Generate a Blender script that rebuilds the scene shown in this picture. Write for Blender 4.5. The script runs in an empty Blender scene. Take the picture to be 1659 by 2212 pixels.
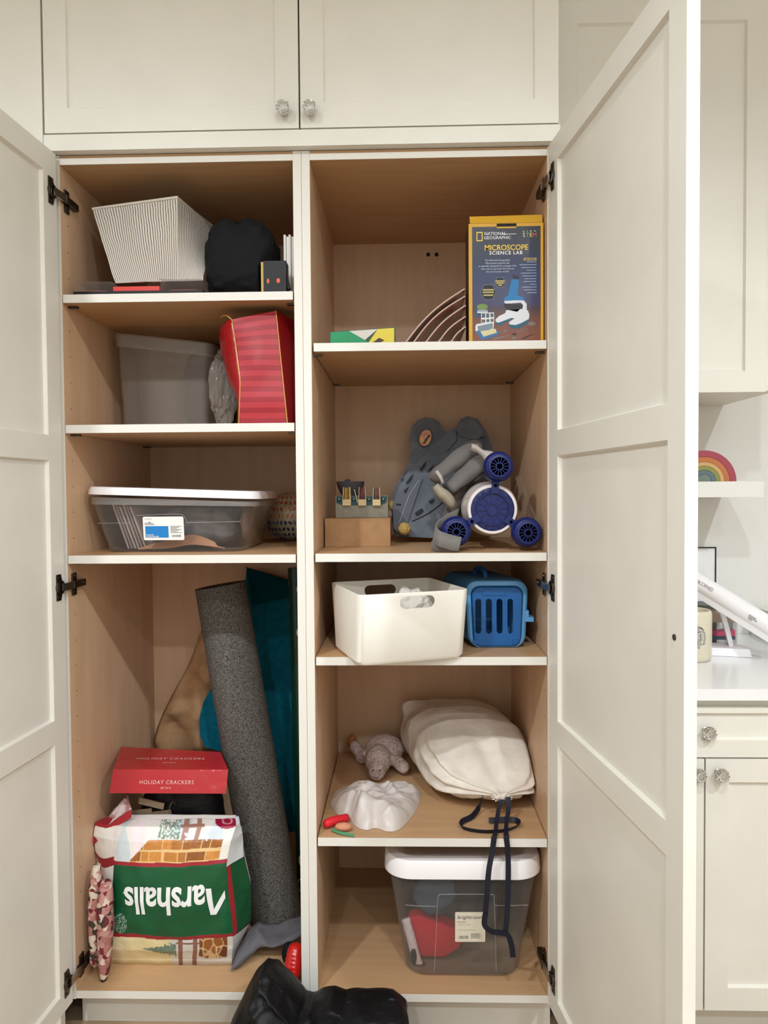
import bpy, bmesh, math, random
from mathutils import Vector as V, Matrix, noise
random.seed(7)
S = bpy.context.scene
COL = S.collection
R = math.radians

# ------------------------------------------------------------------ camera
CAM = V((0.0, -1.75, 1.36))
RT = V((0.99962837, 0.02621582, -0.00747298))
UP = V((0.00670415, 0.02929316, 0.99954838))
FW = V((-0.02642288, 0.99922702, -0.02910652))
FPX = 1580.98
cd = bpy.data.cameras.new('camera')
cam = bpy.data.objects.new('camera', cd)
COL.objects.link(cam)
cam.matrix_world = Matrix(((RT.x, UP.x, -FW.x, CAM.x), (RT.y, UP.y, -FW.y, CAM.y), (RT.z, UP.z, -FW.z, CAM.z), (0, 0, 0, 1)))
cd.sensor_fit = 'VERTICAL'
cd.sensor_height = 24.0
cd.lens = FPX / 2212 * 24.0
cd.clip_start = 0.02
S.camera = cam

# ------------------------------------------------------------------ world, lamps, exposure
w = bpy.data.worlds.new('room_air')
S.world = w
w.use_nodes = True
w.node_tree.nodes['Background'].inputs[0].default_value = (0.9, 0.95, 1.0, 1)
w.node_tree.nodes['Background'].inputs[1].default_value = 0.05


def lamp(name, loc, power, col, cone=158.0):
    l = bpy.data.lights.new(name, 'SPOT')
    l.shadow_soft_size = 0.05
    l.spot_size = R(cone)
    l.spot_blend = 0.55
    l.energy = power
    l.color = col
    o = bpy.data.objects.new(name, l)
    o.location = loc
    COL.objects.link(o)
    return o


LAMPC = (0.875, 0.935, 1.0)
lamp('downlight_and_fill', (-1.15, -2.0, 3.03), 112, LAMPC)
lamp('downlight_and_fill', (0.25, -2.0, 3.03), 66, LAMPC)
lamp('downlight_and_fill', (1.60, -2.0, 3.03), 104, LAMPC)
lamp('downlight_and_fill', (-0.55, -3.3, 3.03), 60, LAMPC)  # unseen fill lamp, added to brighten the cupboard interiors
lamp('downlight_and_fill', (0.95, -3.3, 3.03), 60, LAMPC)  # second added fill lamp, also unseen, for the cupboard backs

S.view_settings.view_transform = 'Standard'
S.view_settings.look = 'None'
S.view_settings.gamma = 1.0
S.view_settings.use_curve_mapping = False
S.view_settings.exposure = 0.56
S.cycles.max_bounces = 10
S.cycles.diffuse_bounces = 5
S.cycles.transparent_max_bounces = 16
S.cycles.caustics_reflective = False
S.cycles.caustics_refractive = False


# ------------------------------------------------------------------ helpers: points
def ray(px, py):
    return FW + RT * ((px - 829.5) / FPX) - UP * ((py - 1106.0) / FPX)


def P(px, py, Y):
    d = ray(px, py)
    return CAM + d * ((Y - CAM.y) / d.y)


def PZ(px, py, Z):
    d = ray(px, py)
    return CAM + d * ((Z - CAM.z) / d.z)


def lerp(a, b, t):
    return a + (b - a) * t


def bil(a, b, c, d, u, v):
    """a,b bottom left/right, d,c top left/right"""
    return lerp(lerp(a, b, u), lerp(d, c, u), v)


def sstep(a, b, x):
    t = max(0.0, min(1.0, (x - a) / (b - a)))
    return t * t * (3 - 2 * t)


def nz(p, s=1.0, seed=0.0):
    return noise.noise(V((p[0] * s + seed, p[1] * s + seed * 0.37, p[2] * s - seed * 0.71)))


# ------------------------------------------------------------------ helpers: materials
def lin(c):
    c = c / 255.0
    return c / 12.92 if c <= 0.04045 else ((c + 0.055) / 1.055) ** 2.4


def rgb(c):
    return (lin(c[0]), lin(c[1]), lin(c[2]), 1.0)


def mat(name, col, rough=0.5, metal=0.0, spec=0.5, col2=None, nscale=20.0, stretch=(1, 1, 1), bump=0.0, bscale=60.0,
        alpha=1.0, coat=0.0, trans=0.0, ior=1.45, sheen=0.0, detail=3.0, lo=0.4, hi=0.6, bdist=0.01, emit=0.0):
    m = bpy.data.materials.new(name)
    m.use_nodes = True
    nt = m.node_tree
    b = nt.nodes['Principled BSDF']
    b.inputs['Base Color'].default_value = rgb(col)
    b.inputs['Roughness'].default_value = rough
    b.inputs['Metallic'].default_value = metal
    b.inputs['Specular IOR Level'].default_value = spec
    b.inputs['Alpha'].default_value = alpha
    b.inputs['Coat Weight'].default_value = coat
    b.inputs['Coat Roughness'].default_value = 0.08
    b.inputs['Transmission Weight'].default_value = trans
    b.inputs['IOR'].default_value = ior
    b.inputs['Sheen Weight'].default_value = sheen
    tc = nt.nodes.new('ShaderNodeTexCoord')
    if col2 is not None:
        mp = nt.nodes.new('ShaderNodeMapping')
        mp.inputs['Scale'].default_value = stretch
        nt.links.new(tc.outputs['Object'], mp.inputs[0])
        n = nt.nodes.new('ShaderNodeTexNoise')
        n.inputs['Scale'].default_value = nscale
        n.inputs['Detail'].default_value = detail
        nt.links.new(mp.outputs[0], n.inputs['Vector'])
        cr = nt.nodes.new('ShaderNodeValToRGB')
        cr.color_ramp.elements[0].position = lo
        cr.color_ramp.elements[1].position = hi
        cr.color_ramp.elements[0].color = rgb(col)
        cr.color_ramp.elements[1].color = rgb(col2)
        nt.links.new(n.outputs[0], cr.inputs[0])
        nt.links.new(cr.outputs[0], b.inputs['Base Color'])
    if bump > 0:
        n2 = nt.nodes.new('ShaderNodeTexNoise')
        n2.inputs['Scale'].default_value = bscale
        n2.inputs['Detail'].default_value = 4.0
        nt.links.new(tc.outputs['Object'], n2.inputs['Vector'])
        bp = nt.nodes.new('ShaderNodeBump')
        bp.inputs['Strength'].default_value = bump
        bp.inputs['Distance'].default_value = bdist
        nt.links.new(n2.outputs[0], bp.inputs['Height'])
        nt.links.new(bp.outputs[0], b.inputs['Normal'])
    return m


def vcmat(name, rough=0.6, bump=0.0, bscale=200.0, coat=0.0, spec=0.5, sheen=0.0, bdist=0.005):
    """material that takes its print from the colour attribute 'print'"""
    m = mat(name, (255, 255, 255), rough, bump=bump, bscale=bscale, coat=coat, spec=spec, sheen=sheen, bdist=bdist)
    nt = m.node_tree
    a = nt.nodes.new('ShaderNodeAttribute')
    a.attribute_name = 'print'
    nt.links.new(a.outputs['Color'], nt.nodes['Principled BSDF'].inputs['Base Color'])
    return m


# ------------------------------------------------------------------ helpers: bmesh shapes
def mb():
    return bmesh.new()


def quad(bm, *pts, mi=0):
    f = bm.faces.new([bm.verts.new(p) for p in pts])
    f.material_index = mi
    return f


def hexa(bm, lo, hi, mi=0):
    """lo, hi: rings of n points, faces all round"""
    a = [bm.verts.new(p) for p in lo]
    b = [bm.verts.new(p) for p in hi]
    n = len(a)
    fs = [bm.faces.new(a[::-1]), bm.faces.new(b)]
    for i in range(n):
        fs.append(bm.faces.new((a[i], a[(i + 1) % n], b[(i + 1) % n], b[i])))
    for f in fs:
        f.material_index = mi
    return a + b


def box(bm, x0, x1, y0, y1, z0, z1, mi=0):
    return hexa(bm, [V((x0, y0, z0)), V((x1, y0, z0)), V((x1, y1, z0)), V((x0, y1, z0))],
                [V((x0, y0, z1)), V((x1, y0, z1)), V((x1, y1, z1)), V((x0, y1, z1))], mi)


def obox(bm, o, ex, ey, ez, a0, a1, b0, b1, c0, c1, mi=0):
    """box in a frame of three axes"""
    q = lambda a, b, c: o + ex * a + ey * b + ez * c
    return hexa(bm, [q(a0, b0, c0), q(a1, b0, c0), q(a1, b1, c0), q(a0, b1, c0)],
                [q(a0, b0, c1), q(a1, b0, c1), q(a1, b1, c1), q(a0, b1, c1)], mi)


def prism(bm, pts, d, mi=0):
    return hexa(bm, [p.copy() for p in pts], [p + d for p in pts], mi)


def bevel(bm, w, seg=2, ang=30):
    es = [e for e in bm.edges if len(e.link_faces) == 2 and e.calc_face_angle(0) > R(ang)]
    bmesh.ops.bevel(bm, geom=es, offset=w, segments=seg, affect='EDGES', profile=0.5, clamp_overlap=True)


def surf(bm, f, nu, nv, cu=False, cv=False, mi=0):
    uvl = bm.loops.layers.uv.verify()
    vs = [[bm.verts.new(f(i / (nu if cu else nu - 1.0), j / (nv if cv else nv - 1.0))) for j in range(nv)] for i in range(nu)]
    for i in range(nu if cu else nu - 1):
        for j in range(nv if cv else nv - 1):
            i2, j2 = (i + 1) % nu, (j + 1) % nv
            try:
                fc = bm.faces.new((vs[i][j], vs[i2][j], vs[i2][j2], vs[i][j2]))
            except ValueError:
                continue
            fc.material_index = mi
            U = (i / (nu if cu else nu - 1.0), (i + 1) / (nu if cu else nu - 1.0))
            W = (j / (nv if cv else nv - 1.0), (j + 1) / (nv if cv else nv - 1.0))
            for l, (a, b) in zip(fc.loops, ((U[0], W[0]), (U[1], W[0]), (U[1], W[1]), (U[0], W[1]))):
                l[uvl].uv = (a, b)
    return vs


def blob(bm, c, r, fn=None, nu=28, nv=18, e=1.0, rot=None):
    """closed lump: superellipsoid with fn(dir) scaling it"""
    def sp(x):
        return math.copysign(abs(x) ** e, x)
    rows = []
    for j in range(1, nv):
        th = math.pi * j / nv - math.pi / 2
        row = []
        for i in range(nu):
            ph = 2 * math.pi * i / nu
            row.append(V((sp(math.cos(th)) * sp(math.cos(ph)), sp(math.cos(th)) * sp(math.sin(ph)), sp(math.sin(th)))))
        rows.append(row)

    def pt(d):
        s = fn(d) if fn else 1.0
        q = V((d.x * r[0], d.y * r[1], d.z * r[2])) * s
        if rot is not None:
            q = rot @ q
        return c + q
    vs = [[bm.verts.new(pt(d)) for d in row] for row in rows]
    bot, top = bm.verts.new(pt(V((0, 0, -1)))), bm.verts.new(pt(V((0, 0, 1))))
    for j in range(nv - 2):
        for i in range(nu):
            bm.faces.new((vs[j][i], vs[j][(i + 1) % nu], vs[j + 1][(i + 1) % nu], vs[j + 1][i]))
    for i in range(nu):
        bm.faces.new((bot, vs[0][(i + 1) % nu], vs[0][i]))
        bm.faces.new((top, vs[-1][i], vs[-1][(i + 1) % nu]))


def frame_of(d):
    d = d.normalized()
    a = V((0, 0, 1)) if abs(d.z) < 0.9 else V((1, 0, 0))
    x = d.cross(a).normalized()
    return x, d.cross(x).normalized()


def tube(bm, pts, r, n=8, closed=False, flat=1.0, mi=0):
    pts = [V(p) for p in pts]
    m = len(pts)
    rr = r if isinstance(r, (list, tuple)) else [r] * m
    rings = []
    x = None
    for i, p in enumerate(pts):
        if closed:
            d = pts[(i + 1) % m] - pts[i - 1]
        else:
            d = pts[min(i + 1, m - 1)] - pts[max(i - 1, 0)]
        if d.length < 1e-9:
            d = V((0, 0, 1))
        d.normalize()
        if x is None:
            x, y = frame_of(d)
        else:
            x = (x - d * x.dot(d))
            x = x.normalized() if x.length > 1e-6 else frame_of(d)[0]
            y = d.cross(x)
        rings.append([bm.verts.new(p + (x * math.cos(2 * math.pi * k / n) + y * math.sin(2 * math.pi * k / n) * flat) * rr[i]) for k in range(n)])
    for i in range(m if closed else m - 1):
        a, b = rings[i], rings[(i + 1) % m]
        for k in range(n):
            f = bm.faces.new((a[k], a[(k + 1) % n], b[(k + 1) % n], b[k]))
            f.material_index = mi
    if not closed:
        bm.faces.new(rings[0][::-1]).material_index = mi
        bm.faces.new(rings[-1]).material_index = mi


def lathe(bm, prof, o, ax=V((0, 0, 1)), n=24, mi=0, x=None):
    """prof: list of (radius, height along ax)"""
    ax = ax.normalized()
    if x is None:
        x, y = frame_of(ax)
    else:
        y = ax.cross(x)
    rings = []
    for (r, h) in prof:
        if r < 1e-6:
            rings.append([bm.verts.new(o + ax * h)])
        else:
            rings.append([bm.verts.new(o + ax * h + (x * math.cos(2 * math.pi * k / n) + y * math.sin(2 * math.pi * k / n)) * r) for k in range(n)])
    for a, b in zip(rings, rings[1:]):
        for k in range(n):
            k2 = (k + 1) % n
            if len(a) == 1 and len(b) == 1:
                continue
            if len(a) == 1:
                f = bm.faces.new((a[0], b[k], b[k2]))
            elif len(b) == 1:
                f = bm.faces.new((a[k], b[0], a[k2]))
            else:
                f = bm.faces.new((a[k], b[k], b[k2], a[k2]))
            f.material_index = mi
    for rg in (rings[0], rings[-1]):
        if len(rg) > 2:
            try:
                bm.faces.new(rg).material_index = mi
            except ValueError:
                pass


def ribbon(bm, pts, ws, th=0.0012, mi=0):
    """flat band: pts centre line, ws half-width vectors"""
    pts = [V(p) for p in pts]
    m = len(pts)
    rings = []
    for i, p in enumerate(pts):
        wv = ws[i] if isinstance(ws, (list, tuple)) else ws
        d = (pts[min(i + 1, m - 1)] - pts[max(i - 1, 0)]).normalized()
        nn = d.cross(wv)
        nn = nn.normalized() if nn.length > 1e-9 else V((0, 1, 0))
        rings.append([bm.verts.new(p + wv + nn * th), bm.verts.new(p - wv + nn * th), bm.verts.new(p - wv - nn * th), bm.verts.new(p + wv - nn * th)])
    for a, b in zip(rings, rings[1:]):
        for k in range(4):
            bm.faces.new((a[k], a[(k + 1) % 4], b[(k + 1) % 4], b[k])).material_index = mi
    bm.faces.new(rings[0][::-1])
    bm.faces.new(rings[-1])


def smooth_path(pts, k=6):
    """Catmull-Rom through pts"""
    pts = [V(p) for p in pts]
    q = [pts[0] * 2 - pts[1]] + pts + [pts[-1] * 2 - pts[-2]]
    out = []
    for i in range(1, len(q) - 2):
        for j in range(k):
            t = j / k
            a, b, c, d = q[i - 1], q[i], q[i + 1], q[i + 2]
            out.append(0.5 * ((2 * b) + (c - a) * t + (2 * a - 5 * b + 4 * c - d) * t * t + (3 * b - a - 3 * c + d) * t ** 3))
    out.append(pts[-1])
    return out


def thicken(bm, t):
    bmesh.ops.recalc_face_normals(bm, faces=bm.faces[:])
    bmesh.ops.solidify(bm, geom=bm.faces[:], thickness=t)


# ------------------------------------------------------------------ helpers: objects
WL = {}


def link(name, me, mats, parent):
    o = bpy.data.objects.new(name, me)
    for m in (mats if isinstance(mats, (list, tuple)) else [mats]):
        me.materials.append(m)
    COL.objects.link(o)
    if parent is not None:
        o.parent = parent
    return o


def obj(name, bm, mats, parent=None, smooth=False, sub=0, base=None, label=None, colfn=None, auto=None, kind=None, flip=True):
    """link a bmesh (world coordinates) as one mesh object; children are shifted to their root's origin"""
    if flip:
        bmesh.ops.recalc_face_normals(bm, faces=bm.faces[:])
    if colfn is not None:
        cl = bm.verts.layers.float_color.new('print')
        for v in bm.verts:
            c = colfn(v.co)
            v[cl] = rgb(c)
    if parent is not None:
        o0 = WL[parent.name]
    elif base is not None:
        o0 = V(base)
    else:
        xs = [v.co for v in bm.verts]
        o0 = V(((min(p.x for p in xs) + max(p.x for p in xs)) / 2, (min(p.y for p in xs) + max(p.y for p in xs)) / 2, min(p.z for p in xs)))
    for v in bm.verts:
        v.co -= o0
    me = bpy.data.meshes.new(name)
    bm.to_mesh(me)
    bm.free()
    o = link(name, me, mats, parent)
    if parent is None:
        o.location = o0
    WL[o.name] = o0
    if smooth:
        for p in me.polygons:
            p.use_smooth = True
        if auto:
            me.set_sharp_from_angle(angle=R(auto))
    if sub:
        md = o.modifiers.new('subdivision', 'SUBSURF')
        md.levels = md.render_levels = sub
    if label:
        o['label'] = label
    if kind:
        o['kind'] = kind
    return o


def tag(o, label, cat, group=None):
    o['label'] = label
    o['category'] = cat
    if group:
        o['group'] = group
    return o


def thing(name, label, cat, loc, group=None):
    o = bpy.data.objects.new(name, None)
    o.empty_display_size = 0.05
    COL.objects.link(o)
    o.location = V(loc)
    WL[o.name] = V(loc)
    return tag(o, label, cat, group)


def struct(name, bm, m, parent=None):
    o = obj(name, bm, m, parent, base=(0, 0, 0))
    if parent is None:
        o['kind'] = 'structure'
    return o


def text(s, o, ex, ey, size, m, parent, name='lettering', align='CENTER', warp=None, lift=0.0004, bold=0.0, shear=0.0, space=1.0, width=None):
    """printed words as a thin mesh; ex, ey unit axes of the printed face"""
    cu = bpy.data.curves.new('lettering', 'FONT')
    cu.body = s
    cu.size = size
    cu.align_x = align
    cu.align_y = 'CENTER'
    cu.offset = bold
    cu.shear = shear
    cu.space_character = space
    cu.resolution_u = 3
    t = bpy.data.objects.new('lettering', cu)
    COL.objects.link(t)
    dg = bpy.context.evaluated_depsgraph_get()
    me0 = t.evaluated_get(dg).to_mesh()
    bm = mb()
    bm.from_mesh(me0)
    bpy.data.objects.remove(t)
    bpy.data.curves.remove(cu)
    nrm = ex.cross(ey).normalized()
    xs = [v.co.x for v in bm.verts]
    kx = 1.0 if width is None else width / (max(xs) - min(xs))
    if warp:
        x0, xw = min(xs), max(xs) - min(xs)
        for v in bm.verts:
            v.co.x = (v.co.x - x0) / xw
            v.co.y = v.co.y / size
        bmesh.ops.triangulate(bm, faces=bm.faces[:])
        for _ in range(3):
            bmesh.ops.subdivide_edges(bm, edges=[e for e in bm.edges if e.calc_length() > 0.02], cuts=1)
            bmesh.ops.triangulate(bm, faces=bm.faces[:])
    for v in bm.verts:
        x, y = v.co.x * kx, v.co.y
        v.co = warp(x, y) if warp else o + ex * x + ey * y + nrm * lift
    return obj(name, bm, m, parent, flip=False)


def decal(bm, o, ex, ey, pts, lift=0.0004, mi=0):
    nrm = ex.cross(ey).normalized()
    return quad(bm, *[o + ex * p[0] + ey * p[1] + nrm * lift for p in pts], mi=mi)


def dup(root, loc, label=None, group=None, rotz=0.0):
    r = root.copy()
    COL.objects.link(r)
    r.location = loc
    r.rotation_euler.z = rotz
    WL[r.name] = V(loc)
    if label:
        r['label'] = label
    if group:
        r['group'] = group
    for ch in list(root.children):
        c = ch.copy()
        COL.objects.link(c)
        c.parent = r
        for g in ch.children:
            d = g.copy()
            COL.objects.link(d)
            d.parent = c
    return r


# ------------------------------------------------------------------ materials
PAINT = mat('cream_paint', (226, 223, 213), 0.42, col2=(229, 226, 216), nscale=6, bump=0.03, bscale=300, bdist=0.002)
WALLP = mat('wall_paint', (226, 224, 218), 0.7, bump=0.05, bscale=200, bdist=0.002)
EDGE = mat('white_edge', (222, 218, 209), 0.5)
CEIL = mat('ceiling_paint', (235, 232, 225), 0.8)
WOODH = mat('maple_shelf', (196, 158, 118), 0.42, col2=(184, 146, 106), nscale=3, stretch=(1.2, 14, 14), bump=0.04, bscale=120, lo=0.3, hi=0.7, detail=5)
WOODV = mat('maple_panel', (218, 184, 150), 0.45, col2=(207, 172, 137), nscale=3, stretch=(9, 9, 1.2), bump=0.04, bscale=120, lo=0.3, hi=0.7, detail=5)
FLOORW = mat('oak_floor', (172, 148, 120), 0.4, col2=(150, 126, 98), nscale=2, stretch=(1, 12, 1), lo=0.3, hi=0.7, detail=5)
DARK = mat('dark_gap', (40, 34, 28), 0.8)
STEEL = mat('nickel', (190, 186, 178), 0.28, metal=1.0)
STEELD = mat('dark_nickel', (92, 84, 76), 0.35, metal=1.0)
GLASS = mat('clear_glass', (255, 255, 255), 0.03, trans=1.0, ior=1.5)
WHITEPL = mat('white_plastic', (238, 236, 230), 0.4)
BLACKF = mat('black_fabric', (17, 17, 20), 0.8, spec=0.25, bump=0.2, bscale=250, bdist=0.003)
BLACKPL = mat('black_plastic', (18, 18, 19), 0.4, spec=0.35)
WHITEP = mat('white_paper', (238, 236, 230), 0.6)
INK = mat('dark_ink', (52, 50, 52), 0.6)
GREYINK = mat('grey_ink', (120, 118, 116), 0.6)
WHITEINK = mat('white_ink', (240, 238, 232), 0.6)
# ------------------------------------------------------------------ the room
FLOOR_Y0 = -3.6
bm = mb(); box(bm, -2.5, 2.7, FLOOR_Y0, 0.75, -0.05, 0.0); struct('floor', bm, FLOORW)
bm = mb(); box(bm, -2.5, 2.7, FLOOR_Y0, 0.75, 3.05, 3.1); struct('ceiling', bm, CEIL)
bm = mb(); box(bm, -2.5, 2.7, 0.62, 0.7, 0.0, 3.05); struct('wall_back', bm, WALLP)
bm = mb(); box(bm, -2.58, -2.5, FLOOR_Y0, 0.7, 0.0, 3.05); struct('wall_left', bm, WALLP)
bm = mb(); box(bm, 2.7, 2.78, FLOOR_Y0, 0.7, 0.0, 3.05); struct('wall_right', bm, WALLP)
bm = mb(); box(bm, -2.5, 2.7, FLOOR_Y0 - 0.08, FLOOR_Y0, 0.0, 3.05); struct('wall_front', bm, WALLP)
# painted filler panel left of the cupboards and the low return wall at the end of the worktop
bm = mb(); box(bm, -2.5, -0.8435, -0.022, 0.0, 0.0, 2.85); struct('trim_1', bm, PAINT)
bm = mb(); box(bm, 1.105, 1.16, -0.02, 0.6, 0.0, 0.985); struct('trim_2', bm, WALLP)
# drop between the cupboard tops and the ceiling
bm = mb(); box(bm, -2.5, 1.03, 0.262, 0.61, 2.86, 3.05); struct('trim_3', bm, PAINT)

# ------------------------------------------------------------------ doors
ZT, ZB = 2.161, 0.117            # top and bottom of the tall doors
RAILS = [(2.105, ZT), (1.437, 1.495), (0.770, 0.826), (ZB, 0.163)]


def door_mesh(o, ex, ey, w, z0, z1, st, rails, t=0.021, rec=0.009):
    """shaker frame: o hinge corner, ex along the width, ey through the thickness (0 seen face)"""
    ez = V((0, 0, 1))
    bm = mb()
    obox(bm, o, ex, ey, ez, 0, st, 0, t, z0, z1)
    obox(bm, o, ex, ey, ez, w - st, w, 0, t, z0, z1)
    for (a, b) in rails:
        obox(bm, o, ex, ey, ez, st, w - st, 0, t, a, b)
    panels = []
    zs = sorted([r for r in rails])
    for lo, hi in zip(zs, zs[1:]):
        p = mb()
        c = 0.0035
        q = lambda a, b, z: o + ex * a + ey * b + ez * z
        a0, a1, b0, b1 = st, w - st, lo[1], hi[0]
        for (f, back) in ((rec, False), (t - rec, True)):
            s = 0.002 if not back else t - 0.002
            inner = [q(a0 + c, f, b0 + c), q(a1 - c, f, b0 + c), q(a1 - c, f, b1 - c), q(a0 + c, f, b1 - c)]
            outer = [q(a0, s, b0), q(a1, s, b0), q(a1, s, b1), q(a0, s, b1)]
            vi = [p.verts.new(x) for x in inner]
            vo = [p.verts.new(x) for x in outer]
            p.faces.new(vi)
            for k in range(4):
                p.faces.new((vo[k], vo[(k + 1) % 4], vi[(k + 1) % 4], vi[k]))
        panels.append(p)
    return bm, panels


def hinge(parent, hz, o, ex, ey, side):
    """cup plate let into the door and an arm that runs to the mounting plate on the cabinet side"""
    ez = V((0, 0, 1))
    bm = mb()
    # plate on the door face
    pts = [(0.012, -0.012), (0.018, -0.031), (0.036, -0.031), (0.036, 0.031), (0.018, 0.031), (0.012, 0.012)]
    prism(bm, [o + ex * a + ez * (hz + b) for a, b in pts], -ey * 0.0025)
    lathe(bm, [(0.0165, 0.0), (0.0165, 0.006), (0.012, 0.006), (0.011, 0.002)], o + ex * 0.022 + ez * hz, -ey, n=16)
    for s in (-1, 1):
        lathe(bm, [(0.003, 0.002), (0.003, 0.0045), (0.0, 0.005)], o + ex * 0.029 + ez * (hz + s * 0.024), -ey, n=8)
    a = obj('hinge', bm, STEELD, parent)
    bm = mb()
    # knuckle and arm
    sx = -1.0 if side == 'left' else 1.0        # side panel lies at sx from the opening
    X = -0.8150 if side == 'left' else 0.3426
    k0 = o + ex * 0.016 - ey * 0.008 + ez * hz
    k1 = V((X - sx * 0.010, 0.012, hz))
    d = k1 - k0
    u = d.normalized()
    n2 = u.cross(ez).normalized()
    obox(bm, k0, u, n2, ez, -0.004, d.length + 0.004, -0.0025, 0.0025, -0.009, 0.009)
    bevel(bm, 0.0015, 1)
    b = obj('hinge_arm', bm, STEEL, parent)
    bm = mb()
    box(bm, min(X, X - sx * 0.013), max(X, X - sx * 0.013), 0.008, 0.072, hz - 0.008, hz + 0.008)
    box(bm, min(X, X - sx * 0.004), max(X, X - sx * 0.004), 0.018, 0.040, hz - 0.027, hz + 0.027)
    bevel(bm, 0.003, 2)
    for yy, zz in ((0.03, 0.02), (0.03, -0.02), (0.058, 0.0)):
        lathe(bm, [(0.004, 0.0), (0.004, 0.002), (0.0, 0.0025)], V((X - sx * (0.013 if zz == 0 else 0.004), yy, hz + zz)), V((-sx, 0, 0)), n=8)
    c = obj('hinge_plate', bm, STEELD, parent)


def knob(parent, p, name='knob'):
    """round clear glass knob on a small steel rose, standing out from a front that faces -Y"""
    bm = mb()
    lathe(bm, [(0.009, 0.0), (0.009, 0.002), (0.005, 0.004), (0.005, 0.012)], p, V((0, -1, 0)), n=16)
    k = obj(name, bm, STEEL, parent, smooth=True, auto=40)
    return k


def glass_ball(parent, p):
    bm = mb()
    lathe(bm, [(0.0, 0.010), (0.008, 0.011), (0.0145, 0.017), (0.0165, 0.024), (0.0150, 0.031), (0.009, 0.037), (0.0, 0.039)], p, V((0, -1, 0)), n=10)
    return obj('glass_knob', bm, GLASS, parent, smooth=False)


# ------------------------------------------------------------------ the two tall cupboards
def tall(name, label, x0, x1, shelves, sgn):
    t = thing(name, label, 'cabinet', ((x0 + x1) / 2, 0.3, 0.0))
    xo0, xo1 = x0 - 0.0202, x1 + 0.0202
    H = 2.1645
    for s, (a, b) in enumerate(((xo0, x0), (x1, xo1))):
        bm = mb(); box(bm, a, b, 0.0015, 0.618, 0.112, H); obj('side_panel', bm, WOODV, t)
        bm = mb(); box(bm, a + 0.0004, b - 0.0004, -0.0005, 0.0015, 0.112, H); obj('edge_band', bm, EDGE, t, label='white edge strip')
    bm = mb(); box(bm, x0, x1, 0.5977, 0.612, 0.132, 2.143); obj('back_panel', bm, WOODV, t)
    bm = mb(); box(bm, x0, x1, 0.0015, 0.60, 2.143, H); obj('top_panel', bm, WOODH, t)
    bm = mb(); box(bm, x0, x1, -0.0005, 0.0015, 2.143, 2.158); obj('edge_band', bm, EDGE, t, label='white edge strip')
    bm = mb(); box(bm, x0, x1, 0.0015, 0.60, 0.112, 0.132); obj('bottom_panel', bm, WOODH, t)
    bm = mb(); box(bm, x0, x1, -0.0005, 0.0015, 0.114, 0.132); obj('edge_band', bm, EDGE, t, label='white edge strip')
    bm = mb(); box(bm, xo0, xo1, 0.078, 0.095, 0.0, 0.112); obj('toe_kick', bm, PAINT, t)
    for (z, g0, g1) in shelves:
        bm = mb(); box(bm, x0 + g0, x1 - g1, 0.0025, 0.585, z - 0.0197, z)
        sh = obj('shelf', bm, WOODH, t)
        bm = mb(); box(bm, x0 + g0, x1 - g1, 0.0, 0.0025, z - 0.0197, z)
        obj('edge_band', bm, EDGE, sh, label='white edge strip')
        for (xx, d) in ((x0, 1), (x1, -1)):
            for yy in (0.03, 0.53):
                bm = mb()
                box(bm, min(xx, xx + d * 0.022), max(xx, xx + d * 0.022), yy, yy + 0.012, z - 0.0245, z - 0.0197)
                obj('shelf_pin', bm, STEELD, sh)
    # rows of peg holes on both inner sides
    bm = mb()
    for (xx, d) in ((x0, 1), (x1, -1)):
        for yy in (0.037, 0.535):
            z = 0.36
            while z < 2.05:
                lathe(bm, [(0.0019, 0.0), (0.0019, 0.0003)], V((xx, yy, z)), V((d, 0, 0)), n=6)
                z += 0.0635
    obj('peg_holes', bm, mat('peg_hole', (86, 60, 40), 0.8), t, kind='stuff')
    return t


LEFTC = tall('tall_cabinet', 'left tall cupboard with maple inside and three shelves, door open', -0.8153, -0.2566,
             [(1.836, 0.002, 0.003), (1.524, 0.002, 0.003), (1.2083, 0.002, 0.003)], -1)
RIGHTC = tall('tall_cabinet', 'right tall cupboard with maple inside and four shelves, door open', -0.2160, 0.3429,
              [(1.7126, 0.005, 0.002), (1.2096, 0.004, 0.002), (0.9594, 0.003, 0.002), (0.5174, 0.003, 0.002)], 1)
# two cable holes through the back of the right cupboard
for px in (925, 943):
    bm = mb(); lathe(bm, [(0.0065, 0.0), (0.0065, 0.0012), (0.005, 0.0012), (0.005, 0.0004), (0.0, 0.0004)], P(px, 550, 0.5977), V((0, -1, 0)), n=14)
    obj('cable_hole', bm, DARK, RIGHTC)

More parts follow.
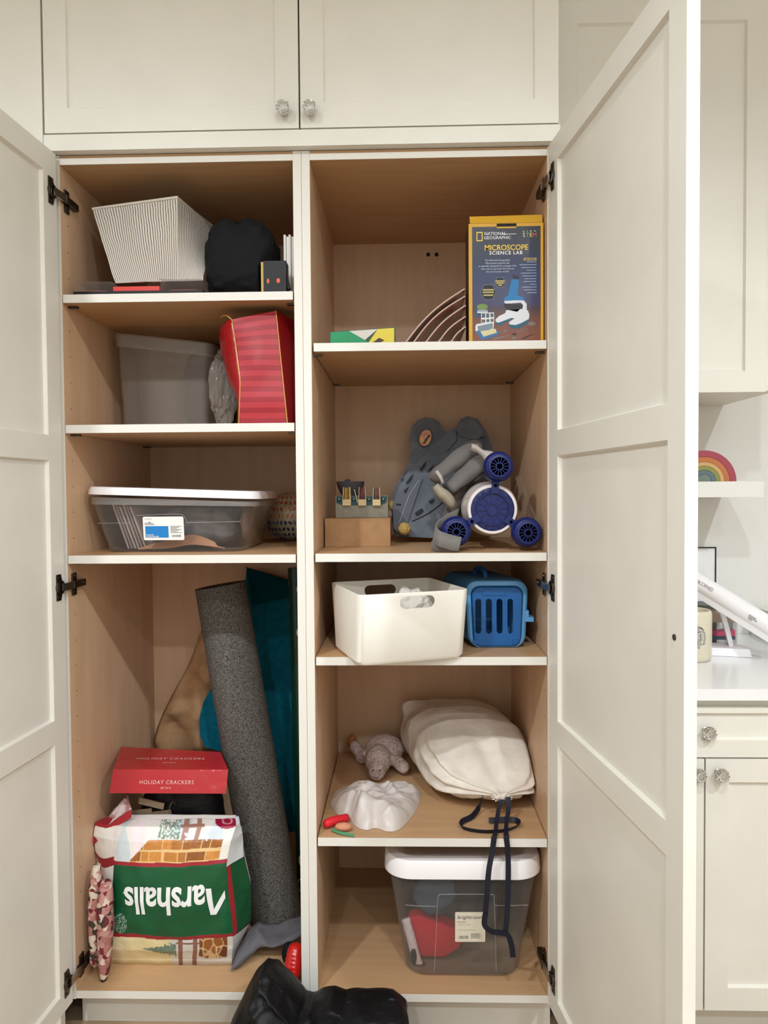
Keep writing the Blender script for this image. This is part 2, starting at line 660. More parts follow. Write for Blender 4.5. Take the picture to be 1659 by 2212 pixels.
# tall doors, both standing open
for (cab, o, th, side, w) in ((LEFTC, V((-0.8165, -0.016, 0)), 94.5, 'left', 0.603), (RIGHTC, V((0.3445, -0.016, 0)), 97.5, 'right', 0.621)):
    s = 1 if side == 'left' else -1
    ex = V((s * math.cos(R(th)), -math.sin(R(th)), 0))
    ey = V((-s * math.sin(R(th)), -math.cos(R(th)), 0))
    if side == 'right':
        ey = V((math.sin(R(th)), -math.cos(R(th)), 0))
    bm, pans = door_mesh(o, ex, ey, w, ZB, ZT, 0.054, RAILS)
    d = obj('door', bm, PAINT, cab)
    for p in pans:
        obj('panel', p, PAINT, d)
    for hz in ((2.066, 1.136, 0.18) if side == 'left' else (2.077, 1.131, 0.20)):
        hinge(d, hz, o, ex, ey, side)
    if side == 'right':
        bm = mb()
        pk = o + ex * 0.592 + V((0, 0, 1.128))
        lathe(bm, [(0.005, 0.0), (0.005, 0.0015), (0.0025, 0.003), (0.0, 0.003)], pk, -ey, n=12)
        obj('knob_screw', bm, STEELD, d)
        kn = mb()
        lathe(kn, [(0.009, 0.0), (0.007, 0.003), (0.007, 0.006), (0.0165, 0.009), (0.0195, 0.015), (0.0165, 0.021), (0.009, 0.025), (0, 0.026)], pk + ey * 0.021, ey, n=12)
        obj('knob', kn, GLASS, d)

# ------------------------------------------------------------------ cupboard above, with two closed doors
t = thing('upper_cabinet', 'closed cream cupboard above the open ones, two shaker doors with glass knobs', 'cabinet', (-0.235, 0.3, 2.166))
bm = mb(); box(bm, -0.842, 0.3685, -0.022, 0.0, 2.1665, 2.2040); obj('rail', bm, PAINT, t)
bm = mb(); box(bm, -0.842, 0.3685, 0.001, 0.61, 2.1665, 2.85); obj('body', bm, PAINT, t)
bm = mb(); box(bm, -0.842, 0.3685, 0.0, 0.001, 2.2040, 2.85); obj('gap_shade', bm, DARK, t)  # dark sheet standing in for the shade between the doors
for (xa, xb, kx) in ((-0.8385, -0.2380, 614), (-0.2340, 0.3650, 671)):
    bm, pans = door_mesh(V((xa, -0.022, 0)), V((1, 0, 0)), V((0, 1, 0)), xb - xa, 2.2075, 2.845, 0.0545, [(2.2075, 2.264), (2.79, 2.845)], rec=0.006)
    d = obj('door', bm, PAINT, t)
    for p in pans:
        obj('panel', p, PAINT, d)
    kp = P(kx, 243, -0.022)
    knob(d, kp)
    glass_ball(d, kp)

# ------------------------------------------------------------------ wall cupboard far right
t = thing('wall_cabinet', 'cream wall cupboard over the worktop with a long shaker door', 'cabinet', (0.7, 0.43, 1.62))
bm = mb(); box(bm, 0.390, 1.022, 0.273, 0.619, 1.624, 2.86); obj('body', bm, PAINT, t)
bm, pans = door_mesh(V((0.417, 0.25, 0)), V((1, 0, 0)), V((0, 1, 0)), 0.5585, 1.618, 2.66, 0.0555, [(1.618, 1.674), (2.600, 2.66)], rec=0.010)
d = obj('door', bm, PAINT, t)
for p in pans:
    obj('panel', p, PAINT, d)

# ------------------------------------------------------------------ base cupboard, worktop, floating shelf
t = thing('base_cabinet', 'cream base cupboard under the white worktop, one drawer over two doors', 'cabinet', (0.74, 0.3, 0.0))
bm = mb(); box(bm, 0.387, 1.100, 0.001, 0.60, 0.112, 0.8635); obj('body', bm, PAINT, t)
bm = mb(); box(bm, 0.387, 1.100, 0.0, 0.001, 0.112, 0.735); obj('gap_shade', bm, DARK, t)  # dark sheet in place of shade in the drawer and door gaps
bm = mb(); box(bm, 0.387, 1.100, 0.075, 0.09, 0.0, 0.112); obj('toe_kick', bm, PAINT, t)
bm, pans = door_mesh(V((0.392, -0.022, 0)), V((1, 0, 0)), V((0, 1, 0)), 0.703, 0.7255, 0.8425, 0.055, [(0.7255, 0.7665), (0.8305, 0.8425)])
d = obj('drawer', bm, PAINT, t)
for p in pans:
    obj('panel', p, PAINT, d)
kp = P(1524, 1577, -0.012); knob(d, kp); glass_ball(d, kp)
for (xa, xb, kx, ky) in ((0.392, 0.7055, 1503, 1667), (0.7095, 1.095, 1551, 1667)):
    bm, pans = door_mesh(V((xa, -0.022, 0)), V((1, 0, 0)), V((0, 1, 0)), xb - xa, 0.1165, 0.7215, 0.0545, [(0.1165, 0.171), (0.666, 0.7215)])
    d = obj('door', bm, PAINT, t)
    for p in pans:
        obj('panel', p, PAINT, d)
    kp = P(kx, ky, -0.022); knob(d, kp); glass_ball(d, kp)
QUARTZ = mat('white_quartz', (240, 240, 240), 0.18)
bm = mb(); box(bm, 0.387, 1.104, -0.034, 0.615, 0.8640, 0.8910); bevel(bm, 0.002, 1)
tag(obj('worktop', bm, QUARTZ), 'white stone worktop over the base cupboard at right', 'worktop')
bm = mb(); box(bm, 0.387, 1.018, 0.345, 0.619, 1.3345, 1.3790); bevel(bm, 0.001, 1)
tag(obj('floating_shelf', bm, WALLP), 'thick white floating shelf on the wall under the wall cupboard', 'shelf')
# ================================================================== shared builders for soft things and tubs
def rring(w, d, r, n=5):
    """rounded rectangle, counter-clockwise, centred"""
    pts = []
    r = min(r, w / 2 - 1e-4, d / 2 - 1e-4)
    for (cx, cy, a0) in ((w / 2 - r, d / 2 - r, 0), (-w / 2 + r, d / 2 - r, 90), (-w / 2 + r, -d / 2 + r, 180), (w / 2 - r, -d / 2 + r, 270)):
        for k in range(n + 1):
            a = R(a0 + 90.0 * k / n)
            pts.append((cx + r * math.cos(a), cy + r * math.sin(a)))
    return pts


def loft(bm, o, ex, ey, secs, n=5, cap0=True, cap1=True, mi=0):
    """secs: (z, w, d, r[, dx, dy]) rounded rectangles stacked up"""
    ez = V((0, 0, 1))
    rings = []
    for s in secs:
        dx, dy = (s[4], s[5]) if len(s) > 4 else (0, 0)
        rings.append([bm.verts.new(o + ex * (x + dx) + ey * (y + dy) + ez * s[0]) for x, y in rring(s[1], s[2], s[3], n)])
    m = len(rings[0])
    for a, b in zip(rings, rings[1:]):
        for k in range(m):
            bm.faces.new((a[k], a[(k + 1) % m], b[(k + 1) % m], b[k])).material_index = mi
    if cap0:
        bm.faces.new(rings[0][::-1]).material_index = mi
    if cap1:
        bm.faces.new(rings[-1]).material_index = mi
    return rings


def shell(bm, o, ex, ey, w0, d0, w1, d1, h, r, t=0.002, lip=0.0):
    """open tub: outer wall, rolled rim, inner wall, floor"""
    secs = [(0, w0 - 0.012, d0 - 0.012, r), (0.006, w0, d0, r), (h, w1, d1, r)]
    if lip:
        secs += [(h, w1 + 2 * lip, d1 + 2 * lip, r + lip), (h + 0.003, w1 + 2 * lip, d1 + 2 * lip, r + lip)]
        secs += [(h + 0.003, w1 - 2 * t, d1 - 2 * t, r)]
    else:
        secs += [(h, w1 - 2 * t, d1 - 2 * t, r)]
    secs += [(0.006 + t, w0 - 2 * t, d0 - 2 * t, r), (t, w0 - 0.012 - 2 * t, d0 - 0.012 - 2 * t, r)]
    loft(bm, o, ex, ey, secs)


def pillow(bm, rows, Y0, depth, nu=20, nv=24, fold=0.0, fs=14.0, seed=1.0, pw=0.7, back=0.25, tilt=0.0):
    """soft flat lump: rows (py, px left, px right) give the outline where it stands at depth Y0"""
    rows = sorted(rows, key=lambda r: -r[0])
    ys = [r[0] for r in rows]

    def at(v):
        y = ys[0] + (ys[-1] - ys[0]) * v
        for a, b in zip(rows, rows[1:]):
            if b[0] <= y <= a[0]:
                t = (a[0] - y) / max(1e-6, a[0] - b[0])
                return y, a[1] + (b[1] - a[1]) * t, a[2] + (b[2] - a[2]) * t
        return y, rows[-1][1], rows[-1][2]

    def pt(u, v):
        t = u * 2 if u < 0.5 else (1 - u) * 2
        front = u < 0.5
        y, l, r = at(v)
        b = (max(0.0, math.sin(math.pi * t)) ** pw) * (max(0.0, math.sin(math.pi * (0.04 + 0.92 * v))) ** pw)
        q = P(l + (r - l) * t, y, Y0)
        f = fold * nz(q, fs, seed) + fold * 0.5 * nz(q, fs * 2.3, seed + 3)
        k = min(1.0, math.sin(math.pi * t) * 3)
        q.y += (-depth * b + f * k) if front else (depth * back * b)
        q.y += tilt * v
        q.z += f * 0.4 * k
        return q
    vs = surf(bm, pt, nu * 2, nv, cu=True)
    bm.faces.new([vs[i][0] for i in range(nu * 2)])
    bm.faces.new([vs[i][nv - 1] for i in range(nu * 2)][::-1])


def clampz(bm, z, zmax=None):
    for v in bm.verts:
        v.co.z = max(v.co.z, z + 0.001)
        if zmax is not None:
            v.co.z = min(v.co.z, zmax)


def wrinkle(seed, a=0.12, s=2.2, b=0.05, s2=5.5):
    return lambda d: 1.0 + a * nz(d, s, seed) + b * nz(d, s2, seed + 9)


def fuse(o, vox):
    md = o.modifiers.new('fuse', 'REMESH')
    md.mode = 'VOXEL'
    md.voxel_size = vox
    md.use_smooth_shade = True


def cut(bm_body, bm_cut):
    """bm_body minus bm_cut, through the Boolean modifier"""
    for b in (bm_body, bm_cut):
        bmesh.ops.recalc_face_normals(b, faces=b.faces[:])
    ma, mc = bpy.data.meshes.new('a'), bpy.data.meshes.new('c')
    bm_body.to_mesh(ma); bm_cut.to_mesh(mc)
    bm_body.free(); bm_cut.free()
    oa, oc = bpy.data.objects.new('a', ma), bpy.data.objects.new('c', mc)
    COL.objects.link(oa); COL.objects.link(oc)
    md = oa.modifiers.new('b', 'BOOLEAN')
    md.operation = 'DIFFERENCE'; md.object = oc; md.solver = 'EXACT'
    dg = bpy.context.evaluated_depsgraph_get()
    out = mb()
    out.from_mesh(oa.evaluated_get(dg).to_mesh())
    bpy.data.objects.remove(oa); bpy.data.objects.remove(oc)
    bpy.data.meshes.remove(ma); bpy.data.meshes.remove(mc)
    return out


def psurf(bm, f, colf, nu, nv, cu=False):
    cl = bm.verts.layers.float_color.get('print') or bm.verts.layers.float_color.new('print')
    bm.loops.layers.uv.verify()
    vs = surf(bm, f, nu, nv, cu)
    for i in range(nu):
        for j in range(nv):
            c = colf(i / (nu if cu else nu - 1.0), j / (nv - 1.0))
            vs[i][j][cl] = rgb(c)
    return vs


def stadium(w, h, n=6):
    r = min(w, h) / 2
    pts = []
    if w >= h:
        for k in range(n + 1):
            a = R(-90 + 180 * k / n); pts.append((w / 2 - r + r * math.cos(a), r * math.sin(a)))
        for k in range(n + 1):
            a = R(90 + 180 * k / n); pts.append((-w / 2 + r + r * math.cos(a), r * math.sin(a)))
    else:
        for k in range(n + 1):
            a = R(180 * k / n); pts.append((r * math.cos(a), h / 2 - r + r * math.sin(a)))
        for k in range(n + 1):
            a = R(180 + 180 * k / n); pts.append((r * math.cos(a), -h / 2 + r + r * math.sin(a)))
    return pts


EX, EY, EZ = V((1, 0, 0)), V((0, 1, 0)), V((0, 0, 1))
def clear(name, col, rough, base, rim):
    """thin moulded plastic: see-through face on, milkier where the wall turns edge on"""
    m = mat(name, col, rough, spec=0.7)
    nt = m.node_tree
    lw = nt.nodes.new('ShaderNodeLayerWeight')
    lw.inputs['Blend'].default_value = 0.4
    pw = nt.nodes.new('ShaderNodeMath'); pw.operation = 'POWER'; pw.inputs[1].default_value = 2.2
    ma = nt.nodes.new('ShaderNodeMath'); ma.operation = 'MULTIPLY_ADD'; ma.inputs[1].default_value = rim; ma.inputs[2].default_value = base
    nt.links.new(lw.outputs['Facing'], pw.inputs[0]); nt.links.new(pw.outputs[0], ma.inputs[0])
    nt.links.new(ma.outputs[0], nt.nodes['Principled BSDF'].inputs['Alpha'])
    return m


CLEARPL = clear('clear_plastic', (160, 156, 152), 0.14, 0.085, 0.6)
CLEARPL2 = clear('cloudy_plastic', (172, 162, 152), 0.3, 0.20, 0.5)
CLEARRIM = mat('clear_plastic_rim', (205, 200, 196), 0.2, alpha=0.26, spec=0.6)
FILM = mat('clear_film', (205, 200, 195), 0.12, alpha=0.30, spec=0.8)
ORANGE = mat('orange_plastic', (225, 90, 50), 0.5)
REDPL = mat('red_plastic', (205, 50, 40), 0.35)
GOLD = mat('gold_foil', (205, 165, 90), 0.35, metal=0.6)

# ================================================================== left cupboard, top shelf
LS = 1.836
# --- flat clear case that the basket stands on
t = thing('plastic_case', 'flat clear-lidded plastic case with red insert, under the striped basket', 'case', (-0.68, 0.12, LS))
x0, x1 = P(158, 630, 0.012).x, P(438, 630, 0.012).x
bm = mb(); box(bm, x0, x1, 0.012, 0.23, LS + 0.0005, LS + 0.010); bevel(bm, 0.002, 1); obj('base', bm, BLACKPL, t)
xa, xb = P(242, 615, 0.012).x, P(344, 615, 0.012).x
bm = mb(); box(bm, xa + 0.001, xb - 0.001, 0.016, 0.226, LS + 0.010, LS + 0.0215); bevel(bm, 0.002, 1); obj('insert', bm, REDPL, t, label='red insert between the clear lids')
for (a, b, h) in ((x0, xa, 0.024), (xb, x1, 0.027)):
    bm = mb(); loft(bm, V(((a + b) / 2, 0.12, LS + 0.0105)), EX, EY, [(0, b - a, 0.212, 0.004), (h * 0.85, b - a - 0.002, 0.210, 0.004), (h, b - a - 0.008, 0.204, 0.004)], n=2, cap0=False, cap1=True)
    obj('lid', bm, CLEARPL, t)
    tags = mb(); box(tags, a + 0.02, b - 0.02, 0.03, 0.06, LS + 0.0105, LS + 0.016); obj('contents', tags, mat('pink_contents', (190, 90, 85), 0.6), t)

# --- striped fabric basket
STRIPE = mat('striped_canvas', (196, 188, 176), 0.85, bump=0.15, bscale=500)
nt = STRIPE.node_tree
uvn = nt.nodes.new('ShaderNodeUVMap')
sep = nt.nodes.new('ShaderNodeSeparateXYZ'); nt.links.new(uvn.outputs[0], sep.inputs[0])
tcn = nt.nodes.new('ShaderNodeTexCoord')
nn = nt.nodes.new('ShaderNodeTexNoise'); nn.inputs['Scale'].default_value = 34; nn.inputs['Detail'].default_value = 3
nt.links.new(tcn.outputs['Object'], nn.inputs['Vector'])
m1 = nt.nodes.new('ShaderNodeMath'); m1.operation = 'MULTIPLY_ADD'; m1.inputs[1].default_value = 5.5; nt.links.new(nn.outputs[0], m1.inputs[0])
m0 = nt.nodes.new('ShaderNodeMath'); m0.operation = 'MULTIPLY'; m0.inputs[1].default_value = 2 * math.pi * 112; nt.links.new(sep.outputs[0], m0.inputs[0])
nt.links.new(m0.outputs[0], m1.inputs[2])
m2 = nt.nodes.new('ShaderNodeMath'); m2.operation = 'SINE'; nt.links.new(m1.outputs[0], m2.inputs[0])
crn = nt.nodes.new('ShaderNodeValToRGB')
crn.color_ramp.elements[0].position = 0.0; crn.color_ramp.elements[0].color = rgb((210, 202, 190))
crn.color_ramp.elements[1].position = 0.85; crn.color_ramp.elements[1].color = rgb((70, 66, 64))
e = crn.color_ramp.elements.new(0.45); e.color = rgb((202, 194, 182))
nt.links.new(m2.outputs[0], crn.inputs[0])
nt.links.new(crn.outputs[0], nt.nodes['Principled BSDF'].inputs['Base Color'])
B = P(383, 427, 0.03); zt = B.z
A = PZ(201, 452, zt); Cc = PZ(461, 490, zt)
A.x = max(A.x, -0.811)
D = A + Cc - B
zb = LS + 0.0225 + 0.0165
zb = LS + 0.0395
b_ = PZ(385, 609, zb); a_ = PZ(249, 612, zb); c_ = PZ(438, 606, zb); d_ = a_ + c_ - b_
t = thing('fabric_basket', 'beige canvas basket with dark pinstripes on the top left shelf', 'basket', (B.x - 0.1, 0.2, zb))
top, bot = [A, B, Cc, D], [a_, b_, c_, d_]
per = [0.0, 0.30, 0.5, 0.8, 1.0]


def bask(inset):
    ctr_t = (A + Cc) / 2; ctr_b = (a_ + c_) / 2

    def f(u, v):
        k = 0
        while k < 3 and u > per[k + 1] + 1e-9:
            k += 1
        s = (u - per[k]) / (per[k + 1] - per[k])
        q0, q1 = bot[k], bot[(k + 1) % 4]
        r0, r1 = top[k], top[(k + 1) % 4]
        p = lerp(lerp(q0, q1, s), lerp(r0, r1, s), v)
        c = lerp(ctr_b, ctr_t, v)
        out = (p - c); out.z = 0
        bulge = 0.004 * math.sin(math.pi * s) * math.sin(math.pi * v) + 0.003 * nz(p, 18, 2)
        p = p + out.normalized() * (bulge - inset)
        if v < 0.06:
            p.z = max(p.z, zb)
        return p
    return f


bm = mb()
o_ = surf(bm, bask(0.0), 60, 18, cu=True)
i_ = surf(bm, bask(0.006), 60, 18, cu=True)
for i in range(60):
    bm.faces.new((o_[i][17], o_[(i + 1) % 60][17], i_[(i + 1) % 60][17], i_[i][17]))
bm.faces.new([o_[i][0] for i in range(60)][::-1])
bm.faces.new([i_[i][1] for i in range(60)])
obj('body', bm, STRIPE, t, smooth=True, auto=50)
bm = mb(); tube(bm, [q + EZ * 0.001 for q in (A, B, Cc, D)], 0.0035, 8, closed=True); obj('rim', bm, mat('beige_binding', (205, 197, 184), 0.85), t)

# --- black cloth bag
zt = P(520, 484, 0.105).z
c = P(521, 560, 0.105)
bm = mb()


def bagfn(d):
    s = wrinkle(3.0, 0.10, 1.8, 0.05, 5)(d) + 0.07 * (0.25 - abs(nz(d, 2.6, 12)))
    if d.z > 0.0:
        a = math.atan2(d.y, d.x)
        s *= 1.0 - 0.16 * d.z * max(0.0, math.cos(5 * a + 1.2)) ** 3
    return s


hz = (zt - LS) / 2
blob(bm, V((c.x, 0.108, LS + hz * 1.0)), (0.090, 0.080, hz), bagfn, 80, 56, e=0.62)
clampz(bm, LS)
for v in bm.verts:
    v.co.x = max(v.co.x, x1 + 0.002) if v.co.z < LS + 0.045 else max(v.co.x, -0.484)
    v.co.x = min(v.co.x, P(570, 600, 0.06).x - 0.009 if v.co.z < LS + 0.08 and v.co.y < 0.07 else 1)
t = tag(obj('cloth_bag', bm, BLACKF, smooth=True), 'crumpled black cloth bag beside the striped basket', 'bag')

# --- tape measure
p0, p1 = P(570, 628, 0.02), P(618, 564, 0.02)
t = thing('tape_measure', 'black tape measure with two orange spots and a yellow side', 'tape measure', ((p0.x + p1.x) / 2, 0.04, LS))
bm = mb(); box(bm, p0.x, p1.x, 0.016, 0.056, LS + 0.0008, p1.z); bevel(bm, 0.008, 3); obj('case', bm, BLACKPL, t, smooth=True, auto=40)
bm = mb(); box(bm, p0.x - 0.006, p0.x + 0.001, 0.018, 0.058, LS + 0.001, p1.z - 0.002); bevel(bm, 0.003, 2); obj('side_plate', bm, mat('yellow_plastic', (190, 160, 80), 0.5), t, label='yellow side plate')
for (px, py, a, b_r) in ((579, 607, 0.003, 0.006), (601, 606, 0.0042, 0.0058)):
    bm = mb(); q = P(px, py, 0.0155)
    prism(bm, [q + EX * a * math.cos(2 * math.pi * k / 14) + EZ * b_r * math.sin(2 * math.pi * k / 14) for k in range(14)], V((0, 0.004, 0)))
    obj('button', bm, ORANGE, t, label='orange spot')
bm = mb(); prism(bm, [P(613, 592, 0.03), P(620, 592, 0.03), P(627, 622, 0.03), P(622, 626, 0.03)], V((0, 0.014, 0))); bevel(bm, 0.001, 1); obj('belt_clip', bm, BLACKPL, t)

# --- stack of white boards on edge by the centre panel
t = thing('board_stack', 'white boards standing on edge beside the centre panel', 'boards', (-0.268, 0.2, LS))
xl = P(613, 560, 0.085).x
for k in range(4):
    bm = mb(); xa = xl + k * 0.0062
    box(bm, xa, xa + 0.0055, 0.085 + 0.004 * (k % 2), 0.30, LS + 0.0005, P(615, 507 + 3 * (k % 2), 0.085).z); bevel(bm, 0.0012, 1)
    obj('board', bm, WHITEP, t)

# ================================================================== left cupboard, second shelf
LS2 = 1.524
# --- open clear tub
A = P(241, 717, 0.24); zt = A.z - 0.001
B = P(459, 740, 0.24)
A.x = max(A.x, -0.8095)
ex, ey = V((1, 0, 0)), V((0, 1, 0))
w1 = B.x - A.x
d1 = 0.19
tubtilt = lambda bm_: [v.co.__setattr__('z', v.co.z + (B.z - A.z) * (v.co.x - A.x) / w1) for v in bm_.verts if v.co.z > LS2 + 0.1]
o = A + ex * w1 / 2 + ey * d1 / 2; o.z = LS2 + 0.0008
t = thing('plastic_tub', 'open cloudy plastic tub, empty, in the second shelf corner', 'tub', o)
h = zt - LS2 - 0.004
bm = mb(); shell(bm, o, ex, ey, w1 * 0.86, d1 * 0.86, w1 - 0.012, d1 - 0.012, h, 0.022, 0.002); tubtilt(bm); obj('body', bm, CLEARPL2, t, smooth=True, auto=40)
bm = mb(); loft(bm, o, ex, ey, [(h - 0.033, w1 - 0.010, d1 - 0.010, 0.024), (h - 0.033, w1 - 0.004, d1 - 0.004, 0.026), (h, w1, d1, 0.028), (h + 0.003, w1, d1, 0.028), (h + 0.003, w1 - 0.012, d1 - 0.012, 0.022)], cap0=False, cap1=False); tubtilt(bm); obj('rim', bm, CLEARRIM, t, smooth=True, auto=40)

# --- crumpled clear bag
bm = mb(); c = P(482, 835, 0.10)
top = P(470, 742, 0.10).z
hz = (top - LS2) / 2
c = P(480, 835, 0.185); blob(bm, V((c.x, 0.195, LS2 + hz)), (0.039, 0.028, hz * 0.98), lambda d: 0.90 + 0.24 * nz(d, 1.7, 5) + 0.34 * (0.25 - abs(nz(d, 2.6, 8))) + 0.16 * (0.2 - abs(nz(d, 5.5, 2))), 70, 60)
clampz(bm, LS2)
tag(obj('clear_bag', bm, clear('grey_film', (176, 166, 156), 0.12, 0.30, 0.6), smooth=True), 'crumpled clear plastic bag between the cloudy tub and the red gift bag', 'plastic bag')

# --- dark cap
bm = mb(); c = P(440, 745, 0.43)
zt_h = 1.8120
blob(bm, V((c.x - 0.005, 0.515, (zt_h + LS2) / 2)), (0.080, 0.06, (zt_h - LS2) / 2 * 0.96), wrinkle(6, 0.03, 2, 0.01), 28, 20, e=0.7)
clampz(bm, LS2, zt_h)
tag(obj('dark_hat', bm, BLACKF, smooth=True), 'dark rounded hat behind the cloudy tub', 'hat')

# --- red gift bag
t = thing('gift_bag', 'red paper gift bag with tone-on-tone stripes and gold edges', 'gift bag', (-0.32, 0.1, LS2))
REDA = mat('red_paper', (146, 14, 26), 0.45)
REDB = mat('light_red_paper', (170, 34, 44), 0.45)
REDD = mat('dark_red_paper', (150, 14, 26), 0.45)
Lc = [(P(516, 914, 0.02), 0.0), (P(519, 822, 0.028), 0.38), (P(510, 750, 0.036), 0.68), (P(501, 690, 0.045), 1.0)]
BR, TR = P(621, 914, 0.02), P(596, 671, 0.045)
for q in (Lc[0][0], BR):
    q.z = LS2 + 0.0008


def gl(v):
    for (a, va), (b, vb) in zip(Lc, Lc[1:]):
        if v <= vb + 1e-9:
            return lerp(a, b, (v - va) / (vb - va))
    return Lc[-1][0]


bm = mb()
NR = 44


def gf(u, v):
    p = lerp(gl(v), lerp(BR, TR, v), u)
    p.y += -0.006 * math.sin(math.pi * v) * math.sin(math.pi * u) + 0.004 * nz(p, 16, 4)
    return p


vs = surf(bm, gf, 12, NR)
for f in bm.faces:
    j = min(int(f.calc_center_median().z * 0 + 0), 0)
for i in range(11):
    pass
k = 0
for f in bm.faces:
    f.material_index = ((k % (NR - 1)) // 2) % 2
    k += 1
thicken(bm, 0.0008)
obj('front_panel', bm, [REDA, REDB], t, smooth=True, auto=50)
# right side, left gusset and back
bm = mb()
bk = lambda q, y: V((min(q.x + 0.02, -0.2585), y, q.z))
back_b, back_t = V((-0.2590, 0.13, LS2 + 0.0008)), V((-0.2590, 0.15, TR.z - 0.012))
surf(bm, lambda u, v: lerp(lerp(BR, TR, v), lerp(back_b, back_t, v), u) + V((0.002 * math.sin(6 * v) * math.sin(math.pi * u), 0, 0)), 8, 14)
thicken(bm, 0.0008)
obj('right_side', bm, REDD, t)
bm = mb()
Gc = [(P(515, 914, 0.06), 0.0), (P(514, 862, 0.075), 0.22), (P(492, 826, 0.09), 0.38), (P(479, 770, 0.10), 0.62), (P(471, 714, 0.11), 0.88), (P(478, 700, 0.11), 1.0)]
Gc[0][0].z = LS2 + 0.0008


def gg(v):
    for (a, va), (b, vb) in zip(Gc, Gc[1:]):
        if v <= vb + 1e-9:
            return lerp(a, b, (v - va) / (vb - va))
    return Gc[-1][0]


surf(bm, lambda u, v: lerp(gl(v), gg(v), u) + V((0, -0.012 * math.sin(math.pi * u), 0.004 * nz(gg(v), 30, 1))), 8, 24)
thicken(bm, 0.0008)
obj('left_gusset', bm, mat('glossy_red', (158, 14, 26), 0.25, coat=0.4, bump=0.3, bscale=30, bdist=0.01), t, smooth=True)
bm = mb()
surf(bm, lambda u, v: lerp(gg(v), lerp(back_b, back_t, v), u) + V((0, 0.012 * math.sin(math.pi * u), 0)), 8, 12)
thicken(bm, 0.0008)
obj('back_panel', bm, REDD, t)
for path in ([gl(k / 20) + V((0, -0.0015, 0)) for k in range(21)], [lerp(BR, TR, k / 10) + V((0, -0.0015, 0)) for k in range(11)]):
    bm = mb(); tube(bm, path, 0.0012, 6); obj('gold_edge', bm, GOLD, t, label='gold edge line')
bm = mb()
for k in range(5):
    tube(bm, smooth_path([P(500, 690, 0.05), P(496 - 3 * k, 684 - k, 0.05), P(492 - 4 * k, 679 + 2 * k, 0.052)], 4), 0.0005, 5)
obj('handle_cord', bm, GOLD, t)

# ================================================================== left cupboard, third shelf
LS3 = 1.2083
# --- clear storage bin with white lid
xl, xr = -0.806, P(556, 1070, 0.062).x
wl = xr - xl
yc, dl = 0.062 + 0.172, 0.344
o = V(((xl + xr) / 2, yc, LS3 + 0.0008))
t = thing('storage_bin', 'shallow clear storage bin with white lid and blue-and-white label', 'bin', o)
tiltf = lambda x: -0.016 * (x - xl) / wl
bm = mb(); shell(bm, o, EX, EY, wl * 0.80, dl * 0.86, wl - 0.018, dl - 0.02, 0.128, 0.045, 0.0018); obj('body', bm, CLEARPL, t, smooth=True, auto=40)
bm = mb(); loft(bm, o, EX, EY, [(0.122, wl - 0.020, dl - 0.022, 0.046), (0.122, wl - 0.010, dl - 0.012, 0.05), (0.141, wl - 0.010, dl - 0.012, 0.05), (0.141, wl - 0.020, dl - 0.022, 0.046)], cap0=False, cap1=False)
for v in bm.verts:
    v.co.z += tiltf(v.co.x) * (1 if v.co.z > LS3 + 0.13 else 0.5)
obj('rim', bm, CLEARRIM, t, smooth=True, auto=40)
bm = mb(); loft(bm, o, EX, EY, [(0.1485, wl - 0.006, dl - 0.006, 0.05), (0.1475, wl, dl, 0.052), (0.158, wl - 0.002, dl - 0.002, 0.052), (0.1665, wl - 0.012, dl - 0.012, 0.046), (0.1675, wl - 0.035, dl - 0.035, 0.034), (0.1655, wl - 0.045, dl - 0.045, 0.03)], n=7)
for v in bm.verts:
    v.co.z += tiltf(v.co.x) + 0.0006
obj('lid', bm, mat('white_lid', (242, 238, 238), 0.35), t, smooth=True, auto=40, label='white lid')
# moulded lines of the front wall
yw = lambda z: o.y - (dl * 0.86 / 2 + (dl - 0.02 - dl * 0.86) / 2 * (z / 0.128)) - 0.0006
bm = mb()
hl = lambda px, py, z: V((P(px, py, 0.08).x, yw(z), LS3 + z))
tube(bm, [hl(212, 1125, 0.075), hl(283, 1127, 0.075)], 0.0008, 6)
tube(bm, [hl(404, 1127, 0.075), hl(520, 1122, 0.077)], 0.0008, 6)
tube(bm, smooth_path([hl(296, 1110, 0.094), hl(380, 1105, 0.097), hl(398, 1110, 0.092), hl(404, 1126, 0.075)], 4), 0.0008, 6)
obj('moulded_line', bm, CLEARRIM, t)
# label
lx0, lx1 = P(308, 1110, 0.075).x, P(396, 1110, 0.075).x
z0, z1 = 0.031, 0.091
n_ = V((0, yw(z1) - yw(z0), z1 - z0)).normalized()
lo = V((lx0, yw(z0) - 0.0006, LS3 + z0)); lw, lh = lx1 - lx0, (z1 - z0)
bm = mb()
pts = [(x + lw / 2, y + lh / 2) for x, y in rring(lw, lh, 0.004, 3)]
prism(bm, [lo + EX * a + n_ * b for a, b in pts], V((0, -0.0006, 0)))
lab = obj('label', bm, WHITEP, t, label='white and blue product label')
lo = lo + V((0, -0.0007, 0))
bm = mb(); decal(bm, lo, EX, n_, [(lw * 0.05, lh * 0.11), (lw * 0.62, lh * 0.11), (lw * 0.62, lh * 0.60), (lw * 0.05, lh * 0.60)]); obj('blue_field', bm, mat('label_blue', (30, 125, 195), 0.6), lab)
text('room', lo + EX * lw * 0.07 + n_ * lh * 0.235, EX, n_, 0.0085, WHITEINK, lab, align='LEFT', lift=0.0009)
text('essentials', lo + EX * lw * 0.07 + n_ * lh * 0.155, EX, n_, 0.0085, WHITEINK, lab, align='LEFT', lift=0.0009)
bm = mb()
